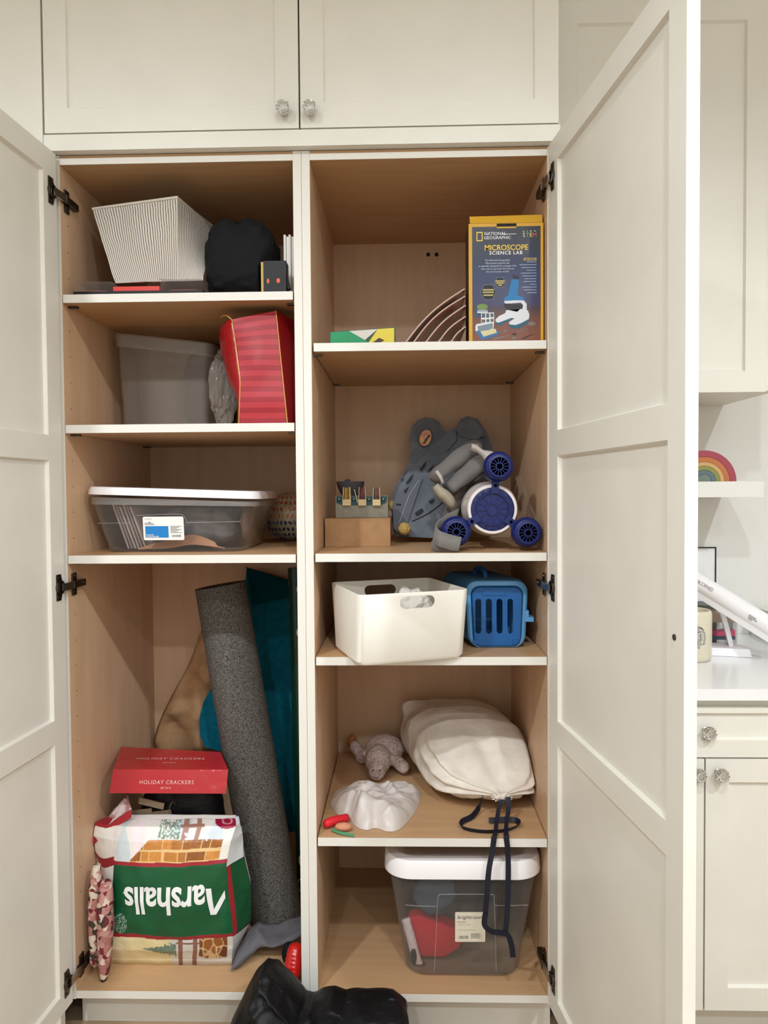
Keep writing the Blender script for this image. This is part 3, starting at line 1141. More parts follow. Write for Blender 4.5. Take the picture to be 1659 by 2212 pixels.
for (a, b, c, d) in ((0.04, 0.22, 0.90, 0.915), (0.04, 0.25, 0.715, 0.74), (0.04, 0.29, 0.655, 0.68), (0.13, 0.19, 0.74, 0.77)):
    decal(bm, lo, EX, n_, [(lw * a, lh * c), (lw * b, lh * c), (lw * b, lh * d), (lw * a, lh * d)])
for k in range(7):
    b = 0.95 - 0.06 * (k % 3)
    decal(bm, lo, EX, n_, [(lw * 0.67, lh * (0.58 - 0.045 * k)), (lw * b, lh * (0.58 - 0.045 * k)), (lw * b, lh * (0.60 - 0.045 * k)), (lw * 0.67, lh * (0.60 - 0.045 * k))])
x = 0.70
rr = random.Random(3)
while x < 0.93:
    wv = rr.choice((0.006, 0.012, 0.018))
    decal(bm, lo, EX, n_, [(lw * x, lh * 0.13), (lw * (x + wv), lh * 0.13), (lw * (x + wv), lh * 0.23), (lw * x, lh * 0.23)])
    x += wv + 0.012
obj('small_print', bm, GREYINK, lab, kind='stuff')

# what lies inside the bin
t = thing('paper_bundle', 'pinkish papers leaning on edge inside the white-lidded shallow bin', 'papers', (-0.70, 0.3, LS3 + 0.004))
for k in range(6):
    bm = mb()
    xb = -0.722 + k * 0.009
    q0, q1 = V((xb + 0.006, 0.13, LS3 + 0.006)), V((xb - 0.034, 0.13, LS3 + 0.122 - 0.003 * (k % 3)))
    prism(bm, [q0, q0 + EX * 0.004, q1 + EX * 0.004, q1], V((0, 0.22, 0)))
    obj('sheet', bm, mat('pink_grey_paper', [(176, 160, 152), (150, 132, 134), (188, 172, 160)][k % 3], 0.7), t)
bm = mb(); blob(bm, V((-0.553, 0.252, LS3 + 0.064)), (0.108, 0.115, 0.056), wrinkle(12, 0.10, 2.2, 0.06), 44, 26, e=0.6)
clampz(bm, LS3 + 0.004, LS3 + 0.124)
tag(obj('dark_cloth', bm, mat('slate_cloth', (48, 50, 58), 0.8, col2=(104, 98, 98), nscale=14), smooth=True), 'slate grey cloth heaped inside the white-lidded shallow bin', 'cloth')
bm = mb(); blob(bm, V((-0.420, 0.235, LS3 + 0.066)), (0.016, 0.08, 0.045), wrinkle(4, 0.2, 2, 0.1), 24, 16)
tag(obj('brown_cloth', bm, mat('brown_cloth', (128, 100, 84), 0.8), smooth=True), 'brown cloth at the right end inside the shallow bin', 'cloth')
t = thing('copper_cord', 'bundle of thin copper-coloured cords on the floor of the shallow bin', 'cord', (-0.58, 0.12, LS3 + 0.004))
rr = random.Random(5)
for k in range(8):
    bm = mb()
    pts = [P(278 + 3 * k, 1181, 0.125)]
    pts = [V((P(302 + 2 * k, 1181, 0.125).x, 0.115 + 0.002 * k, LS3 + 0.006 + 0.001 * k)), V((-0.60, 0.112 + 0.003 * k, LS3 + 0.010 + 0.0028 * k)), V((-0.545, 0.115 + 0.003 * k, LS3 + 0.018 + 0.003 * k)), V((-0.49, 0.118 + 0.002 * k, LS3 + 0.012 + 0.0012 * k)), V((-0.462 - 0.004 * k, 0.125, LS3 + 0.007))]
    tube(bm, smooth_path(pts, 5), 0.0016, 6)
    obj('strand', bm, mat('copper_cord', (196, 140, 105), 0.45), t)

# --- round mosaic ornament
c = P(630, 1104, 0.50); r = 0.0795
c.z = LS3 + 0.0758
t = thing('mosaic_ornament', 'round cream ornament with leaf-shaped mosaic pieces and a small ear', 'ornament', (c.x, c.y, LS3))
CREAM = mat('cream_glaze', (205, 196, 172), 0.35, col2=(188, 176, 150), nscale=30, bump=0.2, bscale=150)
bm = mb(); blob(bm, c, (r, r, 0.0745), None, 36, 24)
blob(bm, c + V((-0.062, -0.02, 0.035)), (0.022, 0.02, 0.024), None, 14, 10)
obj('body', bm, CREAM, t, smooth=True)
warm = [mat('red_tile', (196, 84, 60), 0.3), mat('orange_tile', (212, 128, 74), 0.3), mat('yellow_tile', (208, 178, 96), 0.3), mat('rose_tile', (188, 110, 100), 0.3)]
cool = [mat('navy_tile', (36, 52, 104), 0.3), mat('blue_tile', (56, 84, 140), 0.3), mat('grey_blue_tile', (90, 110, 140), 0.3)]
rr = random.Random(11)
meshes = {}
for row in range(9):
    la = R(-62 + row * 16.0)
    nrow = max(5, int(19 * math.cos(la)))
    for k in range(nrow):
        az = R(-180 + 180 * (k + 0.5 * (row % 2)) / nrow)
        d = V((math.cos(la) * math.cos(az), math.cos(la) * math.sin(az), math.sin(la)))
        if d.y > 0.1:
            continue
        if -0.1 < d.z < 0.02:
            continue
        m = rr.choice(cool) if d.z < 0 else rr.choice(warm)
        key = m.name
        if key not in meshes:
            b2 = mb()
            ring = [(0, -0.0085), (0.0038, -0.003), (0.0034, 0.003), (0, 0.0085), (-0.0034, 0.003), (-0.0038, -0.003)]
            hexa(b2, [V((x, y, 0)) for x, y in ring], [V((x * 0.8, y * 0.8, 0.0014)) for x, y in ring])
            me = bpy.data.meshes.new('tile'); b2.to_mesh(me); b2.free(); me.materials.append(m)
            meshes[key] = me
        o = bpy.data.objects.new('tile', meshes[key]); COL.objects.link(o); o.parent = t
        nrm = V((d.x / r, d.y / r, d.z / 0.0745)).normalized()
        o.location = V((d.x * r, d.y * r, d.z * 0.0745)) * 1.001 + c - WL[t.name]
        up = (EZ - nrm * nrm.z).normalized(); tx = up.cross(nrm)
        ang = rr.uniform(-0.9, 0.9)
        y2 = up * math.cos(ang) + tx * math.sin(ang); x2 = y2.cross(nrm)
        o.rotation_euler = Matrix((x2, y2, nrm)).transposed().to_euler()
# ================================================================== left cupboard, bottom
LB = 0.132
# --- printed shopping bag, upside down, stuffed full
PRINTM = vcmat('printed_bag', 0.45, bump=0.25, bscale=45, bdist=0.006, coat=0.15)
# v, y, x left outer, x front left, x front right, x right outer, Y front
PROF = [(0.0, 2077, 228, 238, 503, 514, 0.112), (0.08, 2050, 232, 240, 503, 524, 0.085), (0.2, 2014, 236, 246, 502, 541, 0.075), (0.45, 1938, 214, 243, 494, 541, 0.07),
        (0.67, 1868, 206, 245, 490, 528, 0.075), (0.85, 1815, 192, 245, 500, 524, 0.085), (0.95, 1783, 206, 248, 510, 518, 0.105), (1.0, 1768, 232, 256, 508, 516, 0.14)]


def prof(v):
    for a, b in zip(PROF, PROF[1:]):
        if v <= b[0] + 1e-9:
            t = (v - a[0]) / (b[0] - a[0])
            return [x + (y - x) * t for x, y in zip(a, b)]
    return list(PROF[-1])


US = [0.0, 0.12, 0.22, 0.56, 0.66, 0.78, 1.0]     # back-left, left outer, front left, front right, right outer, back right


def bagpt(u, v):
    _, y, xl, x1, x2, xr, yf = prof(v)
    dep = (0.12 - 0.02 * v) * (1 - 0.8 * sstep(0.78, 1.0, v))
    so = 1 - 0.75 * sstep(0.78, 1.0, v)
    F1, F2 = P(x1, y, yf), P(x2, y, yf)
    Lo, Ro = P(xl, y, yf + 0.05 * so), P(xr, y, yf + 0.055 * so)
    zc = F1.z
    BL = V((max(Lo.x + 0.01, -0.805), yf + 0.05 * so + dep * 0.75, zc)); BRt = V((Ro.x - 0.01, yf + 0.055 * so + dep * 0.42, zc))
    Lo.z = Ro.z = zc; F2.z = zc + (F2.z - zc) * 0.6
    ring = [BL, Lo, F1, F2, Ro, BRt, BL]
    for k in range(6):
        if u <= US[k + 1] + 1e-9:
            s = (u - US[k]) / (US[k + 1] - US[k])
            p = lerp(ring[k], ring[k + 1], s)
            bul = math.sin(math.pi * s)
            if k == 2:
                p.y -= 0.022 * (bul ** 0.7) * math.sin(math.pi * min(1, v * 0.9 + 0.05))
            elif k == 1:
                p.x -= 0.010 * bul
            p.y += 0.006 * nz(p, 11, 3) + 0.003 * nz(p, 26, 5)
            p.x += 0.004 * nz(p, 13, 6)
            p.x = max(p.x, -0.8125)
            p.z = max(p.z, LB + 0.001 + 0.3 * max(0.0, v - 0.02))
            if v < 0.02:
                p.z = LB + 0.001
            return p
    return ring[0]


def fr(u):
    return (u - 0.22) / (0.56 - 0.22)


CRM, GRN, RDB = (232, 228, 218), (10, 84, 48), (158, 36, 48)


def logs(a, b, sc):
    """cream-edged orange logs"""
    p = V((a * sc, b * sc, 0))
    dd, pp = noise.voronoi(p)
    e = dd[1] - dd[0]
    if e < 0.10:
        return (225, 196, 150)
    h = noise.cell(pp[0] * 3.1)
    return (150 + int(45 * h), 88 + int(35 * h), 40 + int(22 * h))


def bagcol(u, v):
    s = fr(u)
    if 0.0 <= s <= 1.0:
        pinch = 0.006 * math.sin(9 * s)
        e2 = ((s - 0.93) / 0.105) ** 2 + ((v - 0.985) / 0.055) ** 2
        if e2 < 1.0:
            return (206, 150, 150) if 0.10 < e2 < 0.2 else (150, 20, 56)
        if v < 0.175 + pinch:
            if 0.26 < s < 0.55 and v > 0.03:
                w = (0.55 - s) / 0.29
                if abs(v - 0.095) < 0.065 * (1 - w) * (0.75 + 0.5 * noise.noise(V((s * 60, v * 60, 1)))):
                    g = 0.5 + 0.5 * noise.noise(V((s * 90, v * 90, 3)))
                    return (70 + int(90 * g), 98 + int(80 * g), 84 + int(76 * g))
            if 0.56 < s < 0.60 or 0.68 < s < 0.715 or (0.55 < s < 0.74 and 0.135 < v < 0.15):
                return (150, 104, 92)
            if 0.73 < s < 0.96 and v > 0.035 + 0.05 * max(0, 0.8 - s) * 4:
                return logs(s, v * 0.9, 17)
            g = 0.5 + 0.5 * noise.noise(V((s * 5, v * 5, 2)))
            if s < 0.5:
                return (236, int(226 - 4 * g), int(196 - 34 * g))
            return (226, 226, 222)
        if v < 0.20 + pinch:
            return RDB
        if v < 0.672 + 0.02 * s:
            g = 6 * noise.noise(V((s * 8, v * 8, 5)))
            if (s - 0.06) ** 2 * 1.2 + (v - 0.275) ** 2 * 1.0 < 0.0050 and noise.noise(V((s * 130, v * 130, 8))) > 0.05:
                return (150, 176, 158)
            return (10, int(84 + g), int(48 + g))
        if v < 0.70 + 0.02 * s:
            return RDB
        if v < 0.865 and 0.14 + 1.0 * max(0, v - 0.70) < s < 0.93:
            row = 0 if v < 0.782 else 1
            xx = s * 9.0 + 0.4 * row + 0.25 * math.sin(s * 21 + row * 2)
            fx = xx - math.floor(xx); fy = (v - 0.70 - 0.02 * s - 0.082 * row) / 0.082
            if fx < 0.07 or fy < 0.10 or fy > 0.97:
                return (224, 188, 130)
            h = noise.cell(V((math.floor(xx) * 1.7 + 0.3, row * 5.1 + 0.2, 0.4)))
            g2 = noise.noise(V((s * 40, v * 40, 2)))
            return (int(176 + 34 * h + 16 * g2), int(112 + 30 * h + 14 * g2), int(48 + 18 * h))
        if 0.58 < s < 0.62 or 0.68 < s < 0.715 or (0.56 < s < 0.74 and 0.945 < v < 0.965):
            return (164, 122, 106)
        if v > 0.87 and abs(s - 0.47) < 0.09 and noise.noise(V((s * 70, v * 60, 4))) > -0.05:
            return (122, 146, 128)
        g = noise.noise(V((s * 6, v * 4, 9)))
        if g > 0.15:
            return (206, 216, 220)
        if s < 0.3 and g < -0.1:
            return (236, 222, 222)
        return CRM
    if 1.0 < s and u < 0.70:
        k = (u - 0.56) / 0.10
        edge = 0.30 - 0.1 * v
        if 0.17 < v < 0.66:
            if k < 0.22:
                return RDB
            return (12, 78, 44)
        if v >= 0.66 and v < 0.9:
            return (220, 226, 228)
        return (214, 220, 222)
    # left gusset: white with red binding
    k = (u - 0.12) / 0.10
    if 0.62 < v < 0.74 and k > -0.2:
        c = 0.70 - 0.05 * math.sin(math.pi * max(0, min(1, k)))
        if abs(v - c) < 0.032:
            return RDB
    if v > 0.72 and k < 0.22:
        return RDB
    if 0.93 < v:
        return RDB if k < 0.8 else CRM
    if v < 0.10 and k < 0.5:
        return (200, 150, 150)
    return (238, 236, 232)


t = thing('shopping_bag', 'stuffed shopping bag standing upside down, green panel and printed name', 'shopping bag', (-0.62, 0.17, LB))
bm = mb()
NU, NV = 400, 220
vs = psurf(bm, bagpt, bagcol, NU, NV, cu=True)
cl = bm.verts.layers.float_color['print']
# top closes towards the back
tc_ = sum((vs[i][NV - 1].co for i in range(NU)), V()) / NU
prev = [vs[i][NV - 1] for i in range(NU)]
for k in range(1, 7):
    f = k / 6
    cur = []
    for i in range(NU):
        p0 = vs[i][NV - 1].co
        p = lerp(p0, tc_ + V((0, 0.02, 0.0)), f * 0.97)
        p.z = p0.z - 0.012 * f + 0.004 * nz(p, 14, 2)
        nv_ = bm.verts.new(p)
        g = noise.noise(V((p.x * 40, p.y * 40, 1)))
        nv_[cl] = rgb((228, 222, 214) if g > -0.15 else (206, 190, 190))
        cur.append(nv_)
    for i in range(NU):
        bm.faces.new((prev[i], prev[(i + 1) % NU], cur[(i + 1) % NU], cur[i]))
    prev = cur
bm.faces.new(prev)
bm.faces.new([vs[i][0] for i in range(NU)][::-1])
bagbody = obj('body', bm, PRINTM, t, smooth=True)


def onbag(s, v, lift=0.0012):
    p = bagpt(0.22 + 0.34 * s, v)
    return p + V((0, -lift, 0))


# x runs 0..1 over the word, y in letter heights; the word hangs upside down, so it runs from right to left
text('arshalls', V(), EX, EZ, 0.1, mat('white_print', (236, 236, 232), 0.5), t, align='LEFT', bold=0.0022, space=0.97,
     warp=lambda x, y: onbag(0.815 - x * 0.70, 0.475 - 0.018 * x - y * 0.262, 0.0022))
# the capital runs into the side seam: one leg, one slanting stroke and the foot of the next
for poly in ([(0.822, 0.532), (0.868, 0.532), (0.878, 0.345), (0.844, 0.345)], [(0.844, 0.345), (0.888, 0.345), (0.976, 0.452), (0.976, 0.507)]):
    bm = mb()
    surf(bm, lambda u, v: onbag(*[(lerp(lerp(V((*poly[0], 0)), V((*poly[1], 0)), u), lerp(V((*poly[3], 0)), V((*poly[2], 0)), u), v))[k] for k in (0, 1)], 0.0022), 5, 14)
    obj('lettering', bm, bpy.data.materials['white_print'], t)
bm = mb()
cdot = [onbag(0.115 + 0.012 * math.cos(2 * math.pi * k / 12), 0.50 + 0.010 * math.sin(2 * math.pi * k / 12), 0.002) for k in range(12)]
bm.faces.new([bm.verts.new(p) for p in cdot])
obj('registered_mark', bm, mat('pale_green_print', (150, 186, 166), 0.5), t)
# crimson round motif folded over the top right corner, raised peak at the top left
bm = mb()
hexa(bm, [P(276, 1716, 0.17), P(284, 1752, 0.14), P(216, 1806, 0.12), P(203, 1800, 0.135)], [P(276, 1716, 0.20), P(284, 1752, 0.20), P(222, 1806, 0.18), P(210, 1800, 0.18)])
bmesh.ops.subdivide_edges(bm, edges=bm.edges[:], cuts=4, use_grid_fill=True)
for v in bm.verts:
    v.co += V((0.004 * nz(v.co, 30, 1), 0.004 * nz(v.co, 24, 4), 0.004 * nz(v.co, 28, 7)))
    v.co.x = max(v.co.x, -0.8125)
obj('corner_flap', bm, mat('pink_white_print', (226, 214, 212), 0.4, col2=(176, 128, 126), nscale=30, lo=0.45, hi=0.55), t, smooth=True, label='pink and white raised corner')
bm = mb()
ribbon(bm, smooth_path([P(284, 1757, 0.125), P(250, 1778, 0.105), P(212, 1808, 0.108), P(196, 1822, 0.118)], 5), V((0.001, 0, 0.0105)), 0.0015)
for v in bm.verts:
    v.co.x = max(v.co.x, -0.8125)
obj('red_binding', bm, mat('red_binding', (162, 34, 44), 0.5), t, label='red binding strip')

# --- flowered cloth at the left
FLORAL = mat('flowered_cloth', (120, 40, 50), 0.8, bump=0.4, bscale=60, bdist=0.01)
nt = FLORAL.node_tree
tc = nt.nodes.new('ShaderNodeTexCoord'); n1 = nt.nodes.new('ShaderNodeTexVoronoi'); n1.inputs['Scale'].default_value = 78
nn = nt.nodes.new('ShaderNodeTexNoise'); nn.inputs['Scale'].default_value = 18; nn.inputs['Detail'].default_value = 3
nt.links.new(tc.outputs['Object'], nn.inputs['Vector'])
mx = nt.nodes.new('ShaderNodeVectorMath'); mx.operation = 'MULTIPLY_ADD'; mx.inputs[1].default_value = (0.05, 0.05, 0.05)
nt.links.new(nn.outputs['Color'], mx.inputs[0]); nt.links.new(tc.outputs['Object'], mx.inputs[2])
nt.links.new(mx.outputs[0], n1.inputs['Vector'])
sp = nt.nodes.new('ShaderNodeSeparateColor'); nt.links.new(n1.outputs['Color'], sp.inputs[0])
cr = nt.nodes.new('ShaderNodeValToRGB'); cr.color_ramp.interpolation = 'CONSTANT'
els = cr.color_ramp.elements
els[0].color = rgb((176, 118, 112)); els[0].position = 0
els[1].color = rgb((222, 206, 188)); els[1].position = 0.32
for p_, c_2 in ((0.52, (122, 40, 52)), (0.68, (198, 146, 138)), (0.84, (66, 60, 48))):
    e = els.new(p_); e.color = rgb(c_2)
nt.links.new(sp.outputs[0], cr.inputs[0]); nt.links.new(cr.outputs[0], nt.nodes['Principled BSDF'].inputs['Base Color'])
bm = mb()


def fold(cx, ztop, zbot, yy, rx, ry, seed, lean):
    def f(u, v):
        a = 2 * math.pi * u
        taper = (math.sin(math.pi * (0.06 + 0.90 * v)) ** 0.35)
        z = zbot + (ztop - zbot) * v
        p = V((cx + lean * (v - 0.5) + rx * taper * math.cos(a), yy + ry * taper * math.sin(a), z))
        k = 1 + 0.22 * nz(p, 16, seed)
        p.x += rx * (k - 1) * math.cos(a) + 0.003 * nz(p, 40, seed); p.y += ry * (k - 1) * math.sin(a)
        p.x = max(p.x, -0.7975)
        return p
    vs = surf(bm, f, 26, 26, cu=True)
    bm.faces.new([vs[i][0] for i in range(26)]); bm.faces.new([vs[i][25] for i in range(26)][::-1])


fold(-0.787, P(190, 1868, 0.06).z, LB + 0.03, 0.056, 0.018, 0.026, 2, 0.010)
fold(-0.758, P(218, 1905, 0.04).z, LB + 0.0012, 0.043, 0.020, 0.026, 7, 0.010)
tag(obj('flowered_cloth', bm, FLORAL, smooth=True), 'rolled flowered pink and burgundy cloth left of the shopping bag', 'cloth')

# --- dark bag with wooden strips, under the crackers
t = thing('dark_bag', 'black bag with three tan wooden strips on top of the shopping bag', 'bag', (-0.60, 0.22, 0.47))
bm = mb(); c = P(395, 1748, 0.23)
blob(bm, V((-0.632, 0.292, 0.348)), (0.118, 0.074, 0.215), wrinkle(8, 0.05, 2.5, 0.03), 44, 30, e=0.6)
for v in bm.verts:
    v.co.z = min(max(v.co.z, LB + 0.001), 0.5655)
    v.co.x = max(v.co.x, -0.812)
obj('body', bm, mat('black_nylon', (20, 19, 21), 0.5, spec=0.35, bump=0.3, bscale=40, bdist=0.01), t, smooth=True)
for (a, b, wd) in (((300, 1733), (354, 1746), 0.0085), ((284, 1762), (328, 1757), 0.0085), ((318, 1766), (370, 1760), 0.0085)):
    q0, q1 = P(a[0], a[1] - 4, 0.205), P(b[0], b[1] - 4, 0.201)
    u = (q1 - q0).normalized(); w_ = EY.cross(u).normalized()
    bm = mb(); obox(bm, q0, u, w_, EY, 0, (q1 - q0).length, -wd, wd, -0.002, 0.003); bevel(bm, 0.001, 1)
    obj('strip', bm, mat('tan_wood', (176, 158, 128), 0.6), t, label='tan wooden strip')
bm = mb(); tube(bm, smooth_path([P(366, 1760, 0.200), P(366, 1745, 0.20), P(372, 1733, 0.205), P(380, 1737, 0.22)], 6), 0.0012, 6); obj('cord', bm, GREYINK, t)

# --- red box of crackers in shrink wrap
Mz = P(245, 1662, 0.128).z
ML, MR = P(245, 1662, 0.128), P(493, 1668, 0.128)
MR.z = ML.z
TL, TR_ = PZ(262, 1613, Mz), PZ(490, 1625, Mz)
TL.x = max(TL.x, -0.812)
TR_.x -= 0.018
FL, FRr = P(236, 1706, 0.112), P(488, 1720, 0.112)
FRr.z = FL.z = (FL.z + FRr.z) / 2 - 0.001
t = thing('cracker_box', 'flat red box of holiday crackers in shiny shrink wrap', 'box', ((ML.x + MR.x) / 2, 0.2, FL.z))
SHRINK = mat('red_shrink_wrap', (184, 22, 36), 0.35, coat=0.7, spec=0.5, bump=0.3, bscale=11, bdist=0.02)
bm = mb()
BLk, BRk = V((TL.x, TL.y, FL.z)), V((TR_.x, TR_.y, FL.z))
hexa(bm, [FL, FRr, BRk, BLk], [ML, MR, TR_, TL])
bevel(bm, 0.003, 2)
obj('carton', bm, SHRINK, t, smooth=True, auto=40)
# wrinkled clear film over the box
bm = mb()
mz = [(FL, FRr), (ML, MR), (TL, TR_)]


def filmpt(u, v):
    k = 0 if v < 0.42 else 1
    f = v / 0.42 if k == 0 else (v - 0.42) / 0.58
    p = lerp(lerp(mz[k][0], mz[k][1], u), lerp(mz[k + 1][0], mz[k + 1][1], u), f)
    n_ = V((0, -0.95, 0.3)) if k == 0 else V((0, -0.1, 1.0))
    w_ = math.sin(math.pi * f) ** 0.5 if 0 < f < 1 else 0
    d_ = 0.0036 + w_ * ((0.0058 if k == 0 else 0.0036) * nz(V((p.x * 0.6, p.y, p.z)), 26, 4) + 0.0018 * nz(V((p.x, p.y * 2, p.z * 2)), 34, 9))
    return p + n_ * d_


surf(bm, filmpt, 110, 44)
obj('shrink_film', bm, mat('shrink_film', (190, 60, 66), 0.06, alpha=0.14, spec=1.0), t, smooth=True)
PINKW = mat('pale_print', (238, 212, 208), 0.5)
tex, tey = (MR - ML).normalized(), ((TL + TR_) / 2 - (ML + MR) / 2).normalized()
tn = tex.cross(tey).normalized(); tey = tn.cross(tex)
text('HOLIDAY CRACKERS', bil(ML, MR, TR_, TL, 0.50, 0.50), tex, tey, 0.0175, PINKW, t, space=1.15, lift=0.0012)
text('SET OF 6', bil(ML, MR, TR_, TL, 0.49, 0.30), tex, tey, 0.009, PINKW, t, lift=0.0012)
fey = ((ML + MR) / 2 - (FL + FRr) / 2).normalized()
text('HOLIDAY CRACKERS', bil(FL, FRr, MR, ML, 0.48, 0.46), tex, fey, 0.0135, PINKW, t, space=1.15, lift=0.0012)
text('SET OF 6', bil(FL, FRr, MR, ML, 0.48, 0.22), tex, fey, 0.007, PINKW, t, lift=0.0012)

# --- brown paper bag against the back
KRAFT = mat('kraft_paper', (188, 150, 110), 0.75, col2=(174, 136, 98), nscale=18, bump=0.3, bscale=25, bdist=0.01)
bm = mb()
pillow(bm, [(1622, 338, 480), (1600, 332, 482), (1575, 338, 484), (1540, 352, 486), (1500, 372, 488), (1455, 398, 490), (1420, 414, 490), (1385, 426, 490), (1350, 438, 482)], 0.555, 0.045, 18, 26, fold=0.032, fs=13, seed=4, pw=0.5)
tag(obj('paper_bag', bm, KRAFT, smooth=True), 'crumpled brown paper bag against the back of the left cupboard', 'paper bag')

# --- teal felt sheet
t = thing('felt_sheet', 'large teal felt sheet leaning behind the grey roll', 'felt', (-0.36, 0.42, LB))
TEAL = mat('teal_felt', (4, 96, 116), 0.9, spec=0.2, col2=(2, 86, 106), nscale=60)
outl = [(533, 1228), (643, 1262), (664, 1300), (664, 1800), (610, 1795), (560, 1700), (520, 1628), (470, 1621), (444, 1614), (432, 1590), (432, 1545), (440, 1515), (458, 1485), (500, 1440), (520, 1350)]
yf = lambda py: 0.435 + 0.10 * (1800 - py) / 570.0
bm = mb()
front = [P(x, y, yf(y)) for x, y in outl]
for p in front:
    p.x = min(p.x, -0.262)
    p.z = max(p.z, LB + 0.001)
prism(bm, front, V((0, 0.006, 0)))
obj('sheet', bm, TEAL, t)
bm = mb()
fl = [P(532, 1226, 0.532), P(645, 1260, 0.527), P(660, 1280, 0.50), P(546, 1308, 0.47)]
for p in fl:
    p.x = min(p.x, -0.262)
prism(bm, fl, V((0, 0.005, 0.001)))
obj('folded_flap', bm, mat('shaded_teal_felt', (2, 66, 78), 0.95, spec=0.1), t, label='folded top flap, darkened as shade')  # darker teal puts the flap's shade into its colour

# --- grey felt roll
FELT = mat('grey_felt', (46, 45, 43), 0.95, spec=0.15, col2=(132, 128, 121), nscale=320, detail=6, lo=0.32, hi=0.74, bump=0.5, bscale=260, bdist=0.006)
b0, t0 = P(598, 1980, 0.290), P(476, 1264, 0.312)
ax = (t0 - b0)
r0 = 0.0720
t = thing('felt_roll', 'thick roll of speckled grey felt leaning across the left cupboard', 'felt roll', b0)
bm = mb()
x, y = frame_of(ax)
x = (V((0, -1, 0)) - ax.normalized() * ax.normalized().dot(V((0, -1, 0)))).normalized()
y = ax.normalized().cross(x)


def rollpt(u, v):
    a = 2 * math.pi * u
    rr_ = r0 * (1.0 + 0.02 * (1 - v)) * (1 - 0.012 * u)
    p = b0 + ax * v + (x * math.cos(a) + y * math.sin(a)) * rr_
    p += (x * math.cos(a) + y * math.sin(a)) * 0.0012 * nz(p, 30, 3)
    return p


vs = surf(bm, rollpt, 48, 40, cu=True)
obj('outer_wrap', bm, FELT, t, smooth=True)
bm = mb()
# coiled end
spir = []
for k in range(140):
    a = 2 * math.pi * k / 28.0
    rr_ = r0 * (1 - 0.012 - 0.17 * k / 28.0)
    spir.append((a, max(rr_, 0.006)))
for end in (0.0, 1.0):
    cpt = b0 + ax * end
    dirn = ax.normalized() * (1 if end else -1)
    for (a, rr_), (a2, rr2) in zip(spir, spir[1:]):
        for wall in (0.0, 0.0085):
            pass
        r1, r2 = rr_, rr2
        q = lambda aa, rad, h: cpt + (x * math.cos(aa) + y * math.sin(aa)) * rad + dirn * h
        quad(bm, q(a, r1, 0.0), q(a2, r2, 0.0), q(a2, max(0.001, r2 - 0.0085), 0.0), q(a, max(0.001, r1 - 0.0085), 0.0))
        quad(bm, q(a, max(0.001, r1 - 0.0085), 0.0), q(a2, max(0.001, r2 - 0.0085), 0.0), q(a2, max(0.001, r2 - 0.0085), -0.03), q(a, max(0.001, r1 - 0.0085), -0.03))
bmesh.ops.remove_doubles(bm, verts=bm.verts[:], dist=0.0001)
obj('coiled_end', bm, FELT, t, flip=False, kind='stuff')

# --- dark green gift-wrap roll by the centre panel
GW = mat('green_gift_wrap', (6, 50, 36), 0.35)
nt = GW.node_tree
tc = nt.nodes.new('ShaderNodeTexCoord'); vo = nt.nodes.new('ShaderNodeTexVoronoi'); vo.inputs['Scale'].default_value = 15; vo.inputs['Randomness'].default_value = 0.55
nt.links.new(tc.outputs['Object'], vo.inputs['Vector'])
cr = nt.nodes.new('ShaderNodeValToRGB'); els = cr.color_ramp.elements
els[0].position = 0.0; els[0].color = rgb((6, 50, 36)); els[1].position = 1.0; els[1].color = rgb((6, 50, 36))
for p_, c_2 in ((0.27, (6, 50, 36)), (0.29, (196, 206, 200)), (0.33, (196, 206, 200)), (0.35, (6, 50, 36))):
    e = els.new(p_); e.color = rgb(c_2)
nt.links.new(vo.outputs['Distance'], cr.inputs[0]); nt.links.new(cr.outputs[0], nt.nodes['Principled BSDF'].inputs['Base Color'])
bm = mb()
lathe(bm, [(0.010, 1.0), (0.010, 0.02), (0.022, 0.02), (0.0225, 0.0), (0.0225, 1.0), (0.010, 1.0)], V((-0.2990, 0.378, LB + 0.002)), V((-0.022, 0.03, 1.0)).normalized(), n=24)
tag(obj('gift_wrap_roll', bm, GW, smooth=True, auto=40), 'dark green gift-wrap roll with white ring pattern by the centre panel', 'gift wrap')

# --- grey cloth under the roll
bm = mb()
tp = [P(512, 2052, 0.125), P(535, 2010, 0.15), P(560, 1988, 0.175), P(600, 1996, 0.185), P(640, 1978, 0.185), P(668, 1972, 0.185)]
bt = [P(502, 2096, 0.078), P(522, 2082, 0.090), P(555, 2052, 0.115), P(590, 2044, 0.12), P(632, 2034, 0.125), P(666, 2014, 0.13)]


def gcl(u, v):
    f = u * 5
    k = min(4, int(f))
    p = lerp(lerp(bt[k], bt[k + 1], f - k), lerp(tp[k], tp[k + 1], f - k), v)
    p.y -= 0.028 * math.sin(math.pi * v) + 0.016 * nz(p, 20, 3)
    p.z += 0.008 * nz(p, 30, 8)
    p.z = max(p.z, LB + 0.0015)
    p.x = min(p.x, -0.262)
    return p


surf(bm, gcl, 40, 18)
thicken(bm, 0.003)
tag(obj('grey_cloth', bm, mat('grey_cotton', (94, 92, 96), 0.8, bump=0.15, bscale=200), smooth=True), 'grey cloth bunched under the foot of the felt roll', 'cloth')
bm = mb(); blob(bm, V((-0.302, 0.102, LB + 0.032)), (0.020, 0.018, 0.030), wrinkle(2, 0.1, 2.5), 22, 14)
clampz(bm, LB)
tag(obj('black_cloth', bm, BLACKF, smooth=True), 'small black cloth behind the red ribbed toy', 'cloth')

